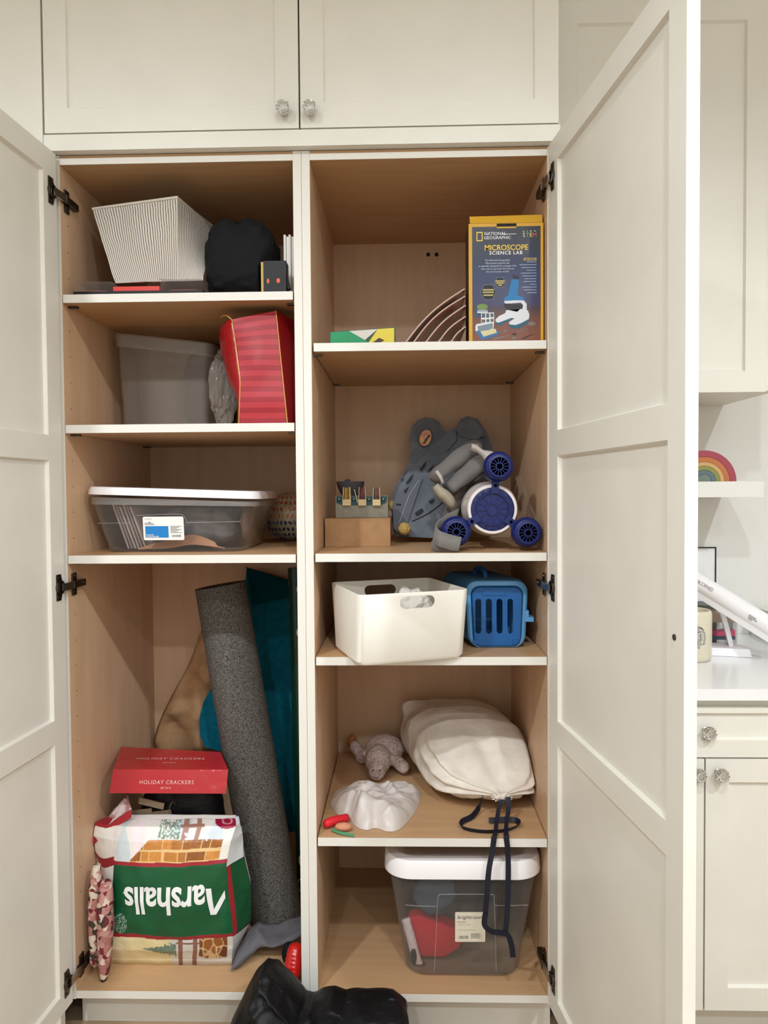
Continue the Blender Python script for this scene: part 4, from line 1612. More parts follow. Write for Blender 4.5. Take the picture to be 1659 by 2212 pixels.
# --- red ribbed toy and pink cloth
t = thing('red_toy', 'shiny red ribbed plastic toy with a pale pink oval tip', 'toy', (-0.283, 0.05, LB))
a0, a1 = P(640, 2046, 0.062), P(631, 2108, 0.030)
axd = a1 - a0
bm = mb()
prf = []
for k in range(29):
    f = k / 28
    rr_ = 0.0225 * (max(0.0, 1 - abs(2 * f - 1) ** 3.4) ** 0.45)
    if 0.25 < f < 0.75:
        rr_ *= 1 + 0.035 * math.sin(f * 60)
    prf.append((rr_, -0.012 + f * (axd.length + 0.024)))
lathe(bm, prf, a0, axd, n=22)
dz = min(v.co.z for v in bm.verts)
for v in bm.verts:
    v.co.z += LB + 0.0075 - dz if dz < LB + 0.0075 else 0
    v.co.x = min(v.co.x, -0.2575)
obj('body', bm, mat('red_gel', (196, 24, 22), 0.2, coat=0.5), t, smooth=True)
bm = mb(); blob(bm, P(627, 2107, 0.0125), (0.0065, 0.004, 0.011), None, 14, 10); obj('oval_tip', bm, mat('pale_pink', (226, 150, 148), 0.35), t, smooth=True, label='pale pink oval tip')
bm = mb(); blob(bm, V((-0.2855, 0.028, LB + 0.0035)), (0.025, 0.024, 0.003), wrinkle(4, 0.2, 2, 0.1), 22, 8)
tag(obj('pink_cloth', bm, mat('pink_cotton', (205, 140, 126), 0.85), smooth=True), 'scrap of pink cloth under the red ribbed toy', 'cloth')

# --- black bag on the floor in front
bm = mb()
TOPS = [(478, 2260), (500, 2205), (530, 2150), (552, 2106), (572, 2086), (590, 2092), (612, 2116), (636, 2152), (652, 2172), (672, 2174), (692, 2166), (720, 2160), (744, 2168), (770, 2162), (810, 2160), (848, 2162), (864, 2172), (878, 2186), (880, 2200), (872, 2260)]
YB = -0.125


def blk(u, v):
    f = u * (len(TOPS) - 1)
    k = min(len(TOPS) - 2, int(f))
    px, py = TOPS[k][0] + (TOPS[k + 1][0] - TOPS[k][0]) * (f - k), TOPS[k][1] + (TOPS[k + 1][1] - TOPS[k][1]) * (f - k)
    q = P(px, py, YB)
    a = math.pi * v
    zt = q.z
    z = zt * (max(0.0, math.sin(a)) ** 0.42)
    spread = 0.095 + 0.035 * math.sin(math.pi * u)
    p = V((q.x, YB - spread * math.cos(a) * (1.0 - 0.15 * (1 - math.sin(a))), max(z, 0.0015)))
    w_ = math.sin(a)
    rdg = 0.5 - abs(nz(V((p.x + p.z * 0.8, p.y, p.z * 0.5)), 13, 2)) * 1.6 + 0.35 - abs(nz(V((p.x - p.z * 0.5, p.y, p.z)), 24, 7)) * 1.2
    p.y -= w_ * 0.022 * max(-0.6, rdg) * (1 if v < 0.5 else 0.2)
    p.x += w_ * (0.008 * nz(p, 13, 4))
    p.z = max(0.0015, p.z + w_ * 0.004 * nz(p, 26, 1))
    p.y = min(p.y, -0.036)
    return p


surf(bm, lambda u, v: blk(u, v), 110, 70)
tag(obj('black_bag', bm, mat('black_shell_fabric', (11, 11, 13), 0.5, spec=0.3, bump=0.35, bscale=28, bdist=0.012), smooth=True), 'black nylon bag slumped on the floor in front of the cupboards', 'bag')
# ================================================================== right cupboard, top shelf
RS = 1.7126
# --- microscope set box
MX0, MX1, MY = 0.1612, 0.3395, 0.030
k_ = (MX1 - MX0) / 162.5
t = thing('microscope_box', 'upright yellow-edged navy box of a toy microscope set', 'box', ((MX0 + MX1) / 2, 0.07, RS))
YEL = mat('yellow_card', (208, 158, 30), 0.45)
bm = mb(); box(bm, MX0, MX1, MY, MY + 0.085, RS + 0.0006, 1.9985); bevel(bm, 0.0012, 1); obj('carton', bm, YEL, t)
bm = mb(); box(bm, MX0 - 0.0006, MX0, MY + 0.006, MY + 0.083, RS + 0.002, 1.996); obj('side_panel', bm, mat('dark_side_print', (52, 36, 30), 0.5, col2=(70, 44, 30), nscale=10), t)
bm = mb()
fz = 2.0005
hexa(bm, [V((MX0 + 0.004, MY + 0.004, fz)), V((MX1 - 0.002, MY + 0.004, fz)), V((MX1 - 0.002, MY + 0.012, fz)), V((MX0 + 0.004, MY + 0.012, fz))],
     [V((MX0 + 0.003, MY + 0.010, fz + 0.0185)), V((MX1 - 0.001, MY + 0.010, fz + 0.0205)), V((MX1 - 0.001, MY + 0.012, fz + 0.0205)), V((MX0 + 0.003, MY + 0.012, fz + 0.0185))])
bevel(bm, 0.0008, 1)
obj('tuck_flap', bm, YEL, t)
mo = V((MX0, MY - 0.0003, RS))


def mp(zx, zy):
    """print position in metres on the face, from the face's own grid (0-1449 across, 0-2212 down)"""
    px, py = 1000 + zx / 7.626, 450 + zy / 7.628
    return ((px - 1013) * k_, (736.5 - py) * k_ * 1.004)


def art(name, m, polys, lift=0.0004, parent=t, label=None):
    bm = mb()
    for pl in polys:
        decal(bm, mo, EX, EZ, [mp(*q) for q in pl], lift)
    return obj(name, bm, m, parent, flip=False, label=label)


def rect(a, b, c, d):
    return [(a, d), (c, d), (c, b), (a, b)]


def ell(cx, cy, rx, ry, n=18):
    return [(cx + rx * math.cos(2 * math.pi * k / n), cy - ry * math.sin(2 * math.pi * k / n)) for k in range(n)]


NAVY = mat('navy_print', (24, 30, 58), 0.35, coat=0.2)
nt = NAVY.node_tree
tc = nt.nodes.new('ShaderNodeTexCoord'); sp = nt.nodes.new('ShaderNodeSeparateXYZ'); nt.links.new(tc.outputs['Object'], sp.inputs[0])
cr = nt.nodes.new('ShaderNodeValToRGB'); els = cr.color_ramp.elements
mth = nt.nodes.new('ShaderNodeMath'); mth.operation = 'DIVIDE'; mth.inputs[1].default_value = 0.286; nt.links.new(sp.outputs[2], mth.inputs[0])
els[0].position = 0.0; els[0].color = rgb((128, 68, 38)); els[1].position = 1.0; els[1].color = rgb((14, 17, 34))
for p_, c_2 in ((0.20, (104, 56, 38)), (0.285, (62, 38, 44)), (0.33, (44, 40, 82)), (0.55, (24, 40, 86)), (0.78, (16, 24, 50))):
    e = els.new(p_); e.color = rgb(c_2)
nt.links.new(mth.outputs[0], cr.inputs[0]); nt.links.new(cr.outputs[0], nt.nodes['Principled BSDF'].inputs['Base Color'])
face = art('front_print', NAVY, [rect(156, 262, 1290, 2165)], 0.0003)
# printed picture and words lie on the front print
YP, WP, OLD = mat('yellow_print', (240, 200, 70), 0.5), mat('white_print', (238, 238, 236), 0.5), None
art('yellow_frame', YP, [rect(228, 345, 330, 362), rect(228, 480, 330, 497), rect(228, 362, 243, 480), rect(315, 362, 330, 480)], 0.0006, face)


def mtext(s, zx, zy, size, m, align='CENTER', bold=0.0, space=1.0, width=None):
    x, y = mp(zx, zy)
    return text(s, mo + EX * x + EZ * y, EX, EZ, size * k_, m, face, align=align, lift=0.0008, bold=bold, space=space, width=None if width is None else width / 7.626 * k_)


mtext('NATIONAL', 357, 378, 9.4, WP, 'LEFT')
mtext('GEOGRAPHIC', 352, 446, 9.4, WP, 'LEFT')
art('logo_rule', WP, [rect(650, 382, 890, 390)], 0.0006, face)
for ch, x, c_ in (('S', 1015, (214, 226, 190)), ('T', 1075, (120, 176, 160)), ('E', 1130, (236, 206, 90)), ('M', 1192, (216, 84, 70))):
    mtext(ch, x, 410, 12.5, mat('stem_print', c_, 0.5))
art('small_icons', mat('icon_print', (150, 160, 130), 0.5), [ell(1010, 348, 16, 14, 8), [(1055, 338), (1085, 338), (1070, 362)], ell(1130, 345, 17, 16, 10), rect(1180, 335, 1215, 352)], 0.0006, face)
mtext('MICROSCOPE', 722, 612, 16.5, YP, bold=0.00018, width=720)
mtext('SCIENCE LAB', 715, 697, 10.5, WP, bold=0.00015, space=1.15, width=548)
for i, (ln, wd) in enumerate((('The National Geographic', 420), ('Microscope Science Lab', 395), ('is specially designed for younger kids', 625), ('who want to get their first look at', 550), ('the microscopic world!', 372))):
    mtext(ln, 575, 815 + i * 47, 5.0, mat('pale_print_blue', (200, 208, 226), 0.5) if i == 0 else bpy.data.materials['pale_print_blue'], width=wd)
PALEB = bpy.data.materials['pale_print_blue']
art('list_heading', mat('tan_heading', (196, 166, 110), 0.5), [rect(1012, 783, 1222, 826)], 0.0006, face)
art('heading_words', INK, [rect(1032, 797, 1088, 812), rect(1096, 797, 1204, 812)], 0.0008, face)
rows = []
rr = random.Random(9)
for i, a in enumerate((1065, 942, 972, 1055, 965, 985, 1022, 1010, 1110, 990, 1010, 1070)):
    y = 843 + i * 46
    x = a
    while x < 1215:
        w_ = rr.uniform(10, 40)
        rows.append(rect(x, y, min(1222, x + w_), y + 15))
        x += w_ + 5
art('small_print', mat('dim_print', (150, 160, 190), 0.5), rows, 0.0006, face).__setitem__('kind', 'stuff')
HEX = lambda cx, cy, rx, ry: [(cx - rx, cy), (cx - rx * 0.52, cy + ry), (cx + rx * 0.52, cy + ry), (cx + rx, cy), (cx + rx * 0.52, cy - ry), (cx - rx * 0.52, cy - ry)]
for (cx, cy, rx, ry, ls) in ((421, 1338, 134, 126, ((1300, 92), (1340, 94), (1388, 82))), (618, 1178, 92, 86, ((1158, 78), (1192, 64), (1226, 32)))):
    h_ = art('hexagon_badge', mat('grey_outline', (130, 134, 140), 0.5), [HEX(cx, cy, rx, ry)], 0.0006, face)
    art('badge_fill', mat('black_print', (20, 22, 28), 0.5), [HEX(cx, cy, rx - 7, ry - 7)], 0.0008, face)
    art('badge_words', mat('badge_yellow', (186, 170, 110), 0.5), [rect(cx - w_, y - 11, cx + w_, y + 12) for y, w_ in ls], 0.0010, face)
# the pictured microscope
BLU, BLUD, WHT = mat('scope_blue', (40, 120, 176), 0.5), mat('scope_teal', (36, 92, 112), 0.5), mat('scope_white', (214, 216, 220), 0.5)
art('pictured_base', BLUD, [[(536, 1800), (560, 1880), (600, 1895), (800, 1800), (900, 1780), (770, 1870), (765, 1915), (860, 1950), (960, 1935), (1080, 1850), (1112, 1780), (1100, 1700)][::-1]], 0.0006, face)
art('pictured_foot', WHT, [[(540, 1790), (600, 1735), (700, 1690), (720, 1640), (980, 1625), (1080, 1650), (1104, 1720), (1095, 1790), (960, 1860), (870, 1888), (790, 1880), (760, 1862), (775, 1830), (860, 1775), (800, 1770), (590, 1845), (545, 1830)][::-1]], 0.0008, face)
art('pictured_arm', WHT, [[(675, 1480), (700, 1530), (800, 1530), (960, 1520), (1000, 1560), (985, 1640), (1060, 1660), (1058, 1540), (1010, 1480)][::-1]], 0.0009, face)
art('pictured_stage', mat('scope_dark', (44, 42, 44), 0.5), [[(680, 1540), (985, 1545), (980, 1600), (900, 1670), (740, 1635), (690, 1590)][::-1]], 0.0008, face)
art('pictured_tube', BLU, [[(808, 1130), (930, 1140), (905, 1400), (1000, 1430), (1030, 1490), (940, 1475), (675, 1490), (690, 1435), (750, 1400)][::-1]], 0.0010, face)
art('pictured_eyepiece', mat('scope_cap', (44, 44, 56), 0.5), [[(826, 1060), (945, 1085), (930, 1130), (838, 1118)][::-1]], 0.0011, face)
art('pictured_dish', mat('dish_green', (110, 136, 70), 0.5), [ell(320, 1580, 92, 50)], 0.0006, face)
art('pictured_jar', mat('jar_blue', (52, 72, 110), 0.5), [rect(215, 1600, 420, 1760)], 0.0005, face)
art('pictured_cards', WHT, [rect(300, 1675, 516, 1845), rect(240, 1632, 410, 1642), rect(236, 1655, 410, 1680)], 0.0007, face)
art('pictured_squares', mat('card_dark', (84, 92, 96), 0.5), [rect(310, 1690, 368, 1760), rect(385, 1690, 435, 1760), rect(455, 1690, 505, 1752), rect(310, 1790, 368, 1838), rect(388, 1785, 438, 1832), rect(458, 1780, 505, 1830)], 0.0009, face)
art('pictured_slide_box', mat('slide_blue', (60, 108, 156), 0.5), [[(205, 1990), (310, 2130), (420, 2110), (610, 2030), (600, 1990), (500, 1960), (300, 1940)][::-1]], 0.0009, face)
art('pictured_lid', WHT, [[(205, 1890), (230, 1862), (490, 1830), (512, 1850), (505, 1960), (300, 2000), (240, 2020), (205, 1970)][::-1]], 0.0008, face)
art('pictured_lid_inner', mat('lid_grey', (116, 134, 146), 0.5), [[(235, 1900), (490, 1850), (495, 1940), (300, 1985), (250, 1975)][::-1]], 0.0010, face)
art('pictured_slides', mat('slide_cream', (208, 198, 150), 0.5), [[(285, 1985), (540, 1945), (560, 2010), (340, 2075)][::-1]], 0.0011, face)
art('pictured_tools', mat('tool_grey', (120, 108, 104), 0.5), [[(480, 2095), (680, 2065), (705, 2090), (510, 2135)][::-1], ell(848, 2105, 45, 26), ell(1140, 1870, 66, 34), ell(740, 2065, 26, 18), [(905, 1998), (1080, 1938), (1086, 1948), (912, 2008)][::-1], ell(700, 1985, 30, 22)], 0.0007, face)
art('pictured_tweezers', mat('tool_dark', (56, 42, 40), 0.5), [[(980, 2105), (1165, 2036), (1168, 2046), (1000, 2120)][::-1], ell(855, 2038, 36, 20)], 0.0008, face)
art('hang_slot', mat('slot_black', (14, 13, 14), 0.7), [rect(565, 214, 892, 270)], 0.0006, face)
art('slot_lip', mat('slot_lip', (200, 160, 50), 0.5), [rect(565, 264, 888, 292)], 0.0008, face)

# --- curved sheets leaning on the box
curv = [((872, 736), (1004, 624), 0.030), ((889, 736), (1005, 640), 0.030), ((916, 737), (1006, 660), 0.022), ((944, 737), (1006, 684), 0.018), ((972, 737), (1006, 706), 0.012)]
for i, (a, b, bul) in enumerate(curv):
    q0, q1 = P(a[0], a[1], 0.05), P(b[0], b[1], 0.05)
    q0.z = RS + 0.0015
    q1.x = min(q1.x, MX0 - 0.0022)
    d = q1 - q0
    nrm_ = V((-d.z, 0, d.x)).normalized()
    path = [lerp(q0, q1, k / 14) + nrm_ * bul * math.sin(math.pi * k / 14) * 0.42 for k in range(15)]
    for q in path:
        q.x = min(q.x, MX0 - 0.002)
    bm = mb()
    ribbon(bm, [p + V((0, 0.10, 0)) for p in path], V((0, 0.10, 0)), 0.0010)
    nm = ['top', 'second', 'third', 'fourth', 'lowest'][i]
    lab = {0: 'outermost pinkish curved sheet leaning against the microscope box', 1: 'second curved sheet, just under the outermost leaning sheet', 2: 'middle curved sheet of the five leaning on the microscope box',
           3: 'fourth curved sheet, one above the innermost leaning sheet', 4: 'innermost short curved sheet next to the microscope box'}[i]
    t = tag(obj('curved_sheet', bm, mat('copper_sheet', [(206, 176, 162), (204, 150, 136), (196, 122, 112), (182, 108, 100), (166, 94, 88)][i], 0.3, coat=0.3), smooth=True, auto=40), lab, 'sheet', 'curved sheets leaning on the microscope box')
    bm = mb(); tube(bm, [p + V((0, -0.0005, 0)) for p in path], 0.0017, 6)
    obj('pale_edge', bm, mat('pale_pink_edge', (214, 188, 176), 0.4), t, label='pale front edge')

# --- low green, white and yellow box
gx0, gx1 = P(712, 730, 0.045).x, P(853, 730, 0.045).x
gz = P(780, 712, 0.045).z
t = thing('patterned_box', 'low box with green, white and yellow triangles on the upper right shelf', 'box', ((gx0 + gx1) / 2, 0.12, RS))
bm = mb()
hexa(bm, [V((gx0, 0.052, RS + 0.0006)), V((gx1, 0.045, RS + 0.0006)), V((gx1, 0.19, RS + 0.0006)), V((gx0, 0.19, RS + 0.0006))],
     [V((gx0, 0.052, gz - 0.003)), V((gx1, 0.045, gz + 0.005)), V((gx1, 0.19, gz + 0.005)), V((gx0, 0.19, gz - 0.003))])
bevel(bm, 0.001, 1)
obj('carton', bm, mat('dull_green_card', (52, 84, 60), 0.6), t)
gf_ = lambda s, v: V((gx0 + (gx1 - gx0) * s, 0.052 - 0.007 * s - 0.0008, RS + 0.001 + (gz - 0.0035 + 0.008 * s - RS - 0.001) * v))
GR, WH_, YE, BRN = mat('emerald_print', (24, 140, 88), 0.5), mat('grey_white_print', (206, 200, 192), 0.5), mat('lemon_print', (214, 196, 62), 0.5), mat('brown_print', (66, 38, 28), 0.5)
for nm, m, poly in (('green_triangle', GR, [(0.01, 0.02), (0.68, 0.02), (0.30, 0.97), (0.01, 0.97)]), ('white_triangle', WH_, [(0.54, 0.36), (0.74, 0.97), (0.30, 0.97)]),
                    ('yellow_triangle', YE, [(0.56, 0.02), (0.99, 0.02), (0.99, 0.97), (0.74, 0.97)])):
    bm = mb()
    bm.faces.new([bm.verts.new(gf_(*q) + V((0, -0.0003 if nm == 'white_triangle' else 0, 0))) for q in poly])
    obj(nm, bm, m, t)
bm = mb()
for poly in ([(0.20, 0.02), (0.34, 0.02), (0.27, 0.28)], [(0.60, 0.04), (0.68, 0.02), (0.84, 0.30), (0.76, 0.46)]):
    bm.faces.new([bm.verts.new(gf_(*q) + V((0, -0.0006, 0))) for q in poly])
obj('brown_shapes', bm, BRN, t)

# ================================================================== right cupboard, second shelf
RS2 = 1.2096
t = None
bx0, bx1 = -0.2115, P(843, 1150, 0.215).x
bz = P(770, 1120, 0.215).z
CARD = mat('brown_card', (172, 132, 90), 0.7, col2=(164, 124, 84), nscale=40)
t = thing('cardboard_box', 'flat brown cardboard box on the second right shelf', 'box', ((bx0 + bx1) / 2, 0.3, RS2))
bm = mb(); box(bm, bx0, bx1, 0.215, 0.40, RS2 + 0.0006, bz - 0.001); bevel(bm, 0.0015, 1); obj('carton', bm, CARD, t)
bm = mb(); box(bm, bx0 - 0.0002, bx1 + 0.0003, 0.2142, 0.401, bz - 0.0035, bz); bevel(bm, 0.001, 1); obj('lid', bm, CARD, t)
# --- little metal holder with three wooden clips
hy = 0.262
t = thing('clip_holder', 'small grey metal box with three wooden slotted clips in front', 'holder', (-0.14, hy + 0.03, bz))
hx0, hx1 = P(725, 1100, hy).x, P(838, 1100, hy).x
hz1 = P(780, 1071, hy).z
bm = mb(); box(bm, hx0, hx1, hy, hy + 0.06, bz + 0.0006, hz1); bevel(bm, 0.001, 1); obj('body', bm, mat('grey_zinc', (128, 122, 108), 0.4, metal=0.5, bump=0.1, bscale=60), t)
bm = mb()
px2 = lambda x, y, yy=hy: P(x, y, yy)
prism(bm, [px2(727, 1072), px2(727, 1086), px2(740, 1091), px2(822, 1091), px2(834, 1086), px2(837, 1072)], V((0, -0.003, 0)))
obj('teal_band', bm, mat('teal_lacquer', (12, 62, 66), 0.3), t, label='dark teal band with white-dotted studs')
for x in (732, 764, 797, 828):
    bm = mb(); q = px2(x, 1079, hy - 0.003)
    lathe(bm, [(0.0055, 0), (0.005, 0.002), (0.0, 0.0032)], q, V((0, -1, 0)), n=12)
    obj('stud', bm, mat('teal_stud', (8, 44, 50), 0.25), t)
    bm = mb(); lathe(bm, [(0.0012, 0.0026), (0.0012, 0.0036), (0, 0.0038)], q, V((0, -1, 0)), n=8); obj('stud_dot', bm, WHITEP, t)
for (xa, xb, yt, cs) in ((740, 758, 1052, ((150, 110, 30), (200, 160, 50))), (774, 791, 1052, ((110, 24, 34), (86, 30, 50))), (805, 822, 1053, ((40, 60, 40), (130, 40, 30)))):
    c0, c1 = px2(xa, 1092, hy - 0.012), px2(xb, 1092, hy - 0.012)
    zt_, zm, zb_ = px2(xa, yt, hy - 0.012).z, px2(xa, 1079, hy - 0.012).z, c0.z
    CR = mat('cream_wood', (208, 186, 136), 0.6)
    bm = mb()
    box(bm, c0.x, c1.x, hy - 0.014, hy - 0.0005, zb_, zm); bevel(bm, 0.002, 2)
    cl_ = obj('clip', bm, CR, t, label='cream wooden clip')
    bm = mb()
    for (xx, lean) in ((c0.x, -0.001), (c1.x - 0.0014, 0.001)):
        hexa(bm, [V((xx, hy - 0.014, zm - 0.001)), V((xx + 0.0014, hy - 0.014, zm - 0.001)), V((xx + 0.0014, hy, zm - 0.001)), V((xx, hy, zm - 0.001))],
             [V((xx - lean * 2, hy - 0.012, zt_)), V((xx + 0.0014 - lean * 2, hy - 0.012, zt_)), V((xx + 0.0014 - lean * 2, hy + 0.004, zt_)), V((xx - lean * 2, hy + 0.004, zt_))])
    obj('clip_cheeks', bm, CR, cl_, kind='stuff')
    n_ = 4
    for k in range(n_):
        xx = c0.x + 0.003 + (c1.x - c0.x - 0.008) * k / (n_ - 1)
        bm = mb(); box(bm, xx, xx + 0.0028, hy - 0.011, hy + 0.003, zm - 0.001, zt_ - 0.001 - 0.001 * (k % 2))
        obj('card_slip', bm, mat('slip', cs[k % 2], 0.5), cl_)
bm = mb(); hexa(bm, [px2(772, 1086, hy - 0.005), px2(773.5, 1086, hy - 0.005), px2(773.5, 1086, hy + 0.002), px2(772, 1086, hy + 0.002)], [px2(764.5, 1057, hy - 0.006), px2(766, 1057, hy - 0.006), px2(766, 1057, hy), px2(764.5, 1057, hy)])
obj('loose_slip', bm, mat('cream_slip', (214, 200, 160), 0.6), t)
# --- dark grey bowl behind it
c = P(757, 1040, 0.362)
bm = mb()
rb = (P(788, 1040, 0.362).x - P(727, 1040, 0.362).x) / 2
hgt = c.z - bz
lathe(bm, [(0.0, 0.0006), (rb * 0.45, 0.0006), (rb * 0.45, hgt - 0.050), (rb * 0.72, hgt - 0.034), (rb * 0.93, hgt - 0.015), (rb, hgt), (rb * 0.96, hgt), (rb * 0.85, hgt - 0.016), (rb * 0.5, hgt - 0.034), (0, hgt - 0.036)], V((c.x, 0.362, bz)), n=32)
t = tag(obj('bowl', bm, mat('dark_grey_clay', (78, 74, 78), 0.6), smooth=True, auto=50), 'dark grey bowl on the cardboard box behind the clip holder', 'bowl')
bm = mb(); blob(bm, V((c.x - 0.008, 0.362, c.z - 0.004)), (0.011, 0.011, 0.011), None, 16, 10)
obj('inner_ball', bm, mat('dark_grey_ball', (70, 66, 70), 0.6), t, smooth=True)

# --- grey foam costume piece with an amber eye
FOAM = mat('blue_grey_foam', (118, 123, 132), 0.85, col2=(102, 107, 116), nscale=14, bump=0.25, bscale=90, bdist=0.006)
FOAM2 = mat('pale_blue_grey_foam', (108, 114, 122), 0.85, col2=(92, 98, 108), nscale=14, bump=0.2, bscale=90, bdist=0.006)
t = thing('foam_costume', 'blue-grey foam costume head with an amber eye and cut slits', 'costume', P(940, 1150, 0.42))
fy = lambda py: 0.355 + 0.11 * (1160 - py) / 260.0


def foam(pts, dy, th, m, name, sub=1, lbl=None):
    bm = mb()
    fr_ = [P(x, y, fy(y) + dy) for x, y in pts]
    for p in fr_:
        p.z = max(p.z, RS2 + 0.001)
        p.y = min(p.y, 0.560)
    prism(bm, fr_, V((0, th, 0)))
    bevel(bm, 0.005, 3, 60)
    return obj(name, bm, m, t, smooth=True, auto=50, label=lbl)


foam([(846, 1088), (846, 1120), (850, 1146), (858, 1160), (930, 1163), (990, 1162), (1060, 1120), (1085, 1040), (1062, 960), (1050, 930), (1032, 905), (1010, 899), (1000, 904), (985, 925), (968, 936), (958, 928), (950, 912), (938, 904), (920, 901), (902, 908), (890, 922), (885, 942), (888, 970), (884, 1000), (872, 1022), (862, 1036), (850, 1066)], 0.03, 0.03, FOAM, 'back_layer')
foam([(848, 1090), (850, 1140), (858, 1158), (930, 1162), (985, 1150), (1010, 1060), (1045, 985), (1040, 950), (1000, 930), (975, 925), (940, 958), (910, 990), (884, 1016), (866, 1040)], 0.005, 0.024, FOAM2, 'front_layer')
foam([(985, 928), (996, 905), (1012, 899), (1032, 912), (1045, 940), (1030, 950), (1000, 945)], -0.002, 0.03, FOAM2, 'crest')
foam([(848, 1100), (856, 1068), (905, 1030), (912, 1034), (880, 1130), (862, 1156), (850, 1140)], -0.004, 0.008, mat('grey_foam_flap', (98, 101, 110), 0.85), 'flap')
# eye and slits
q = P(919, 946, fy(946) + 0.002)
bm = mb()
pts = [q + EX * (0.0175 * math.cos(a) + 0.004 * math.sin(a)) + EZ * (0.024 * math.sin(a)) for a in [2 * math.pi * k / 20 for k in range(20)]]
prism(bm, pts, V((0, 0.004, 0))); bevel(bm, 0.0012, 2, 60)
eye = obj('eye', bm, mat('amber_eye', (196, 98, 30), 0.35, col2=(206, 150, 40), nscale=30, coat=0.4), t, label='amber oval eye')
bm = mb()
prism(bm, [q + V((dx, -0.0008, dz)) for dx, dz in ((-0.010, -0.012), (-0.004, -0.012), (-0.002, -0.004), (0.006, 0.004), (0.012, 0.012), (0.014, 0.004), (0.008, -0.002), (0.0, -0.016), (-0.006, -0.018))], V((0, 0.002, 0)))
obj('pupil', bm, mat('dark_brown_mark', (58, 28, 16), 0.5), eye)
SLIT = mat('slit_dark', (44, 46, 56), 0.9)
for poly in ([(877, 1042), (893, 1022), (889, 1034), (879, 1045)], [(872, 1060), (884, 1050), (881, 1058), (876, 1068)], [(855, 1088), (867, 1088), (866, 1092), (856, 1092)], [(896, 1108), (910, 1098), (915, 1102), (901, 1113)],
             [(926, 1083), (938, 1076), (934, 1084), (928, 1087)], [(907, 1013), (922, 994), (918, 1008), (909, 1018)], [(922, 1018), (938, 1002), (932, 1014)], [(864, 1038), (872, 1030), (870, 1036)]):
    bm = mb(); prism(bm, [P(x, y, fy(y) - 0.0052) for x, y in poly], V((0, 0.004, 0))); obj('slit', bm, SLIT, t)
bm = mb(); tube(bm, [P(x, y, fy(y) - 0.006) for x, y in ((862, 1130), (874, 1098), (884, 1070), (906, 1036))], 0.0012, 6); obj('seam', bm, mat('pale_seam', (168, 172, 178), 0.7), t)
bm = mb(); tube(bm, smooth_path([P(x, y, fy(y) + 0.003) for x, y in ((985, 932), (988, 948), (975, 965), (966, 975))], 4), 0.0012, 6); obj('seam', bm, SLIT, t)
bm = mb(); tube(bm, smooth_path([P(x, y, fy(y) + 0.003) for x, y in ((890, 1126), (920, 1112), (945, 1095), (955, 1085))], 4), 0.0016, 6); obj('seam', bm, SLIT, t)
YF = mat('yellow_fluff', (196, 164, 96), 0.95, bump=0.9, bscale=160, bdist=0.01)
bm = mb(); c = P(873, 1142, 0.33); c.z = max(c.z, RS2 + 0.019); blob(bm, c, (0.019, 0.017, 0.018), lambda d: 1 + 0.10 * nz(d, 9, 1), 26, 18); obj('pompom', bm, YF, t, smooth=True, label='yellow pompom')
bm = mb(); c = P(846, 1092, 0.40); blob(bm, c, (0.010, 0.010, 0.015), lambda d: 1 + 0.10 * nz(d, 9, 1), 20, 14); obj('pompom', bm, YF, t, smooth=True, label='small yellow pompom')

# --- grey felt garment with rolled sleeves
GF = mat('grey_garment', (118, 114, 110), 0.92, bump=0.2, bscale=240, sheen=0.2, bdist=0.003)
t = thing('felt_garment', 'grey felt garment with rolled sleeves bunched behind the toy rocket', 'garment', P(980, 1170, 0.26))


def sleeve(path, rads, name, fl=1.0, m=GF, sd=1):
    bm = mb()
    pts = smooth_path(path, 5)
    n = len(pts)
    rd = []
    for i in range(n):
        f = i / (n - 1) * (len(rads) - 1)
        k = min(len(rads) - 2, int(f))
        rd.append(rads[k] + (rads[k + 1] - rads[k]) * (f - k))
    tube(bm, pts, rd, 16, flat=fl)
    for v in bm.verts:
        v.co += V((0.005 * nz(v.co, 24, sd), 0.005 * nz(v.co, 22, sd + 3), 0.005 * nz(v.co, 25, sd + 7)))
        v.co.z = max(v.co.z, RS2 + 0.001)
    return obj(name, bm, m, t, smooth=True)


sleeve([P(938, 1034, 0.25), P(968, 1008, 0.275), P(1000, 982, 0.30), P(1030, 962, 0.33)], [0.026, 0.029, 0.030, 0.024], 'sleeve', 0.7, sd=2)
sleeve([P(968, 1056, 0.255), P(1000, 1030, 0.28), P(1035, 1000, 0.30), P(1062, 985, 0.33)], [0.024, 0.032, 0.033, 0.024], 'sleeve', 0.7, sd=6)
sleeve([P(992, 1040, 0.34), P(984, 1075, 0.33), P(975, 1105, 0.32), P(962, 1130, 0.30)], [0.038, 0.034, 0.032, 0.026], 'body', 0.6, sd=9)
sleeve([P(940, 1050, 0.235), P(958, 1068, 0.235), P(975, 1088, 0.235), P(978, 1098, 0.24)], [0.016, 0.027, 0.020, 0.008], 'lining', 0.6, mat('cream_lining', (172, 162, 142), 0.8), sd=4)
sleeve([P(943, 1018, 0.218), P(950, 1030, 0.217), P(954, 1043, 0.219)], [0.0075, 0.009, 0.006], 'tab', 0.6, mat('white_tab', (190, 186, 180), 0.8), sd=5)
bm = mb()
pth = smooth_path([P(988, 1112, 0.20), P(960, 1128, 0.16), P(940, 1146, 0.075), P(947, 1163, 0.020), P(974, 1172, 0.018), P(994, 1176, 0.017)], 6)
ribbon(bm, pth, [V((0.004, 0.004, 0.017))] * len(pth), 0.0018)
for v in bm.verts:
    v.co += V((0, 0.006 * nz(v.co, 26, 3), 0.003 * nz(v.co, 26, 8)))
    v.co.z = max(v.co.z, RS2 + 0.001)
obj('strap', bm, GF, t, smooth=True)
bm = mb()
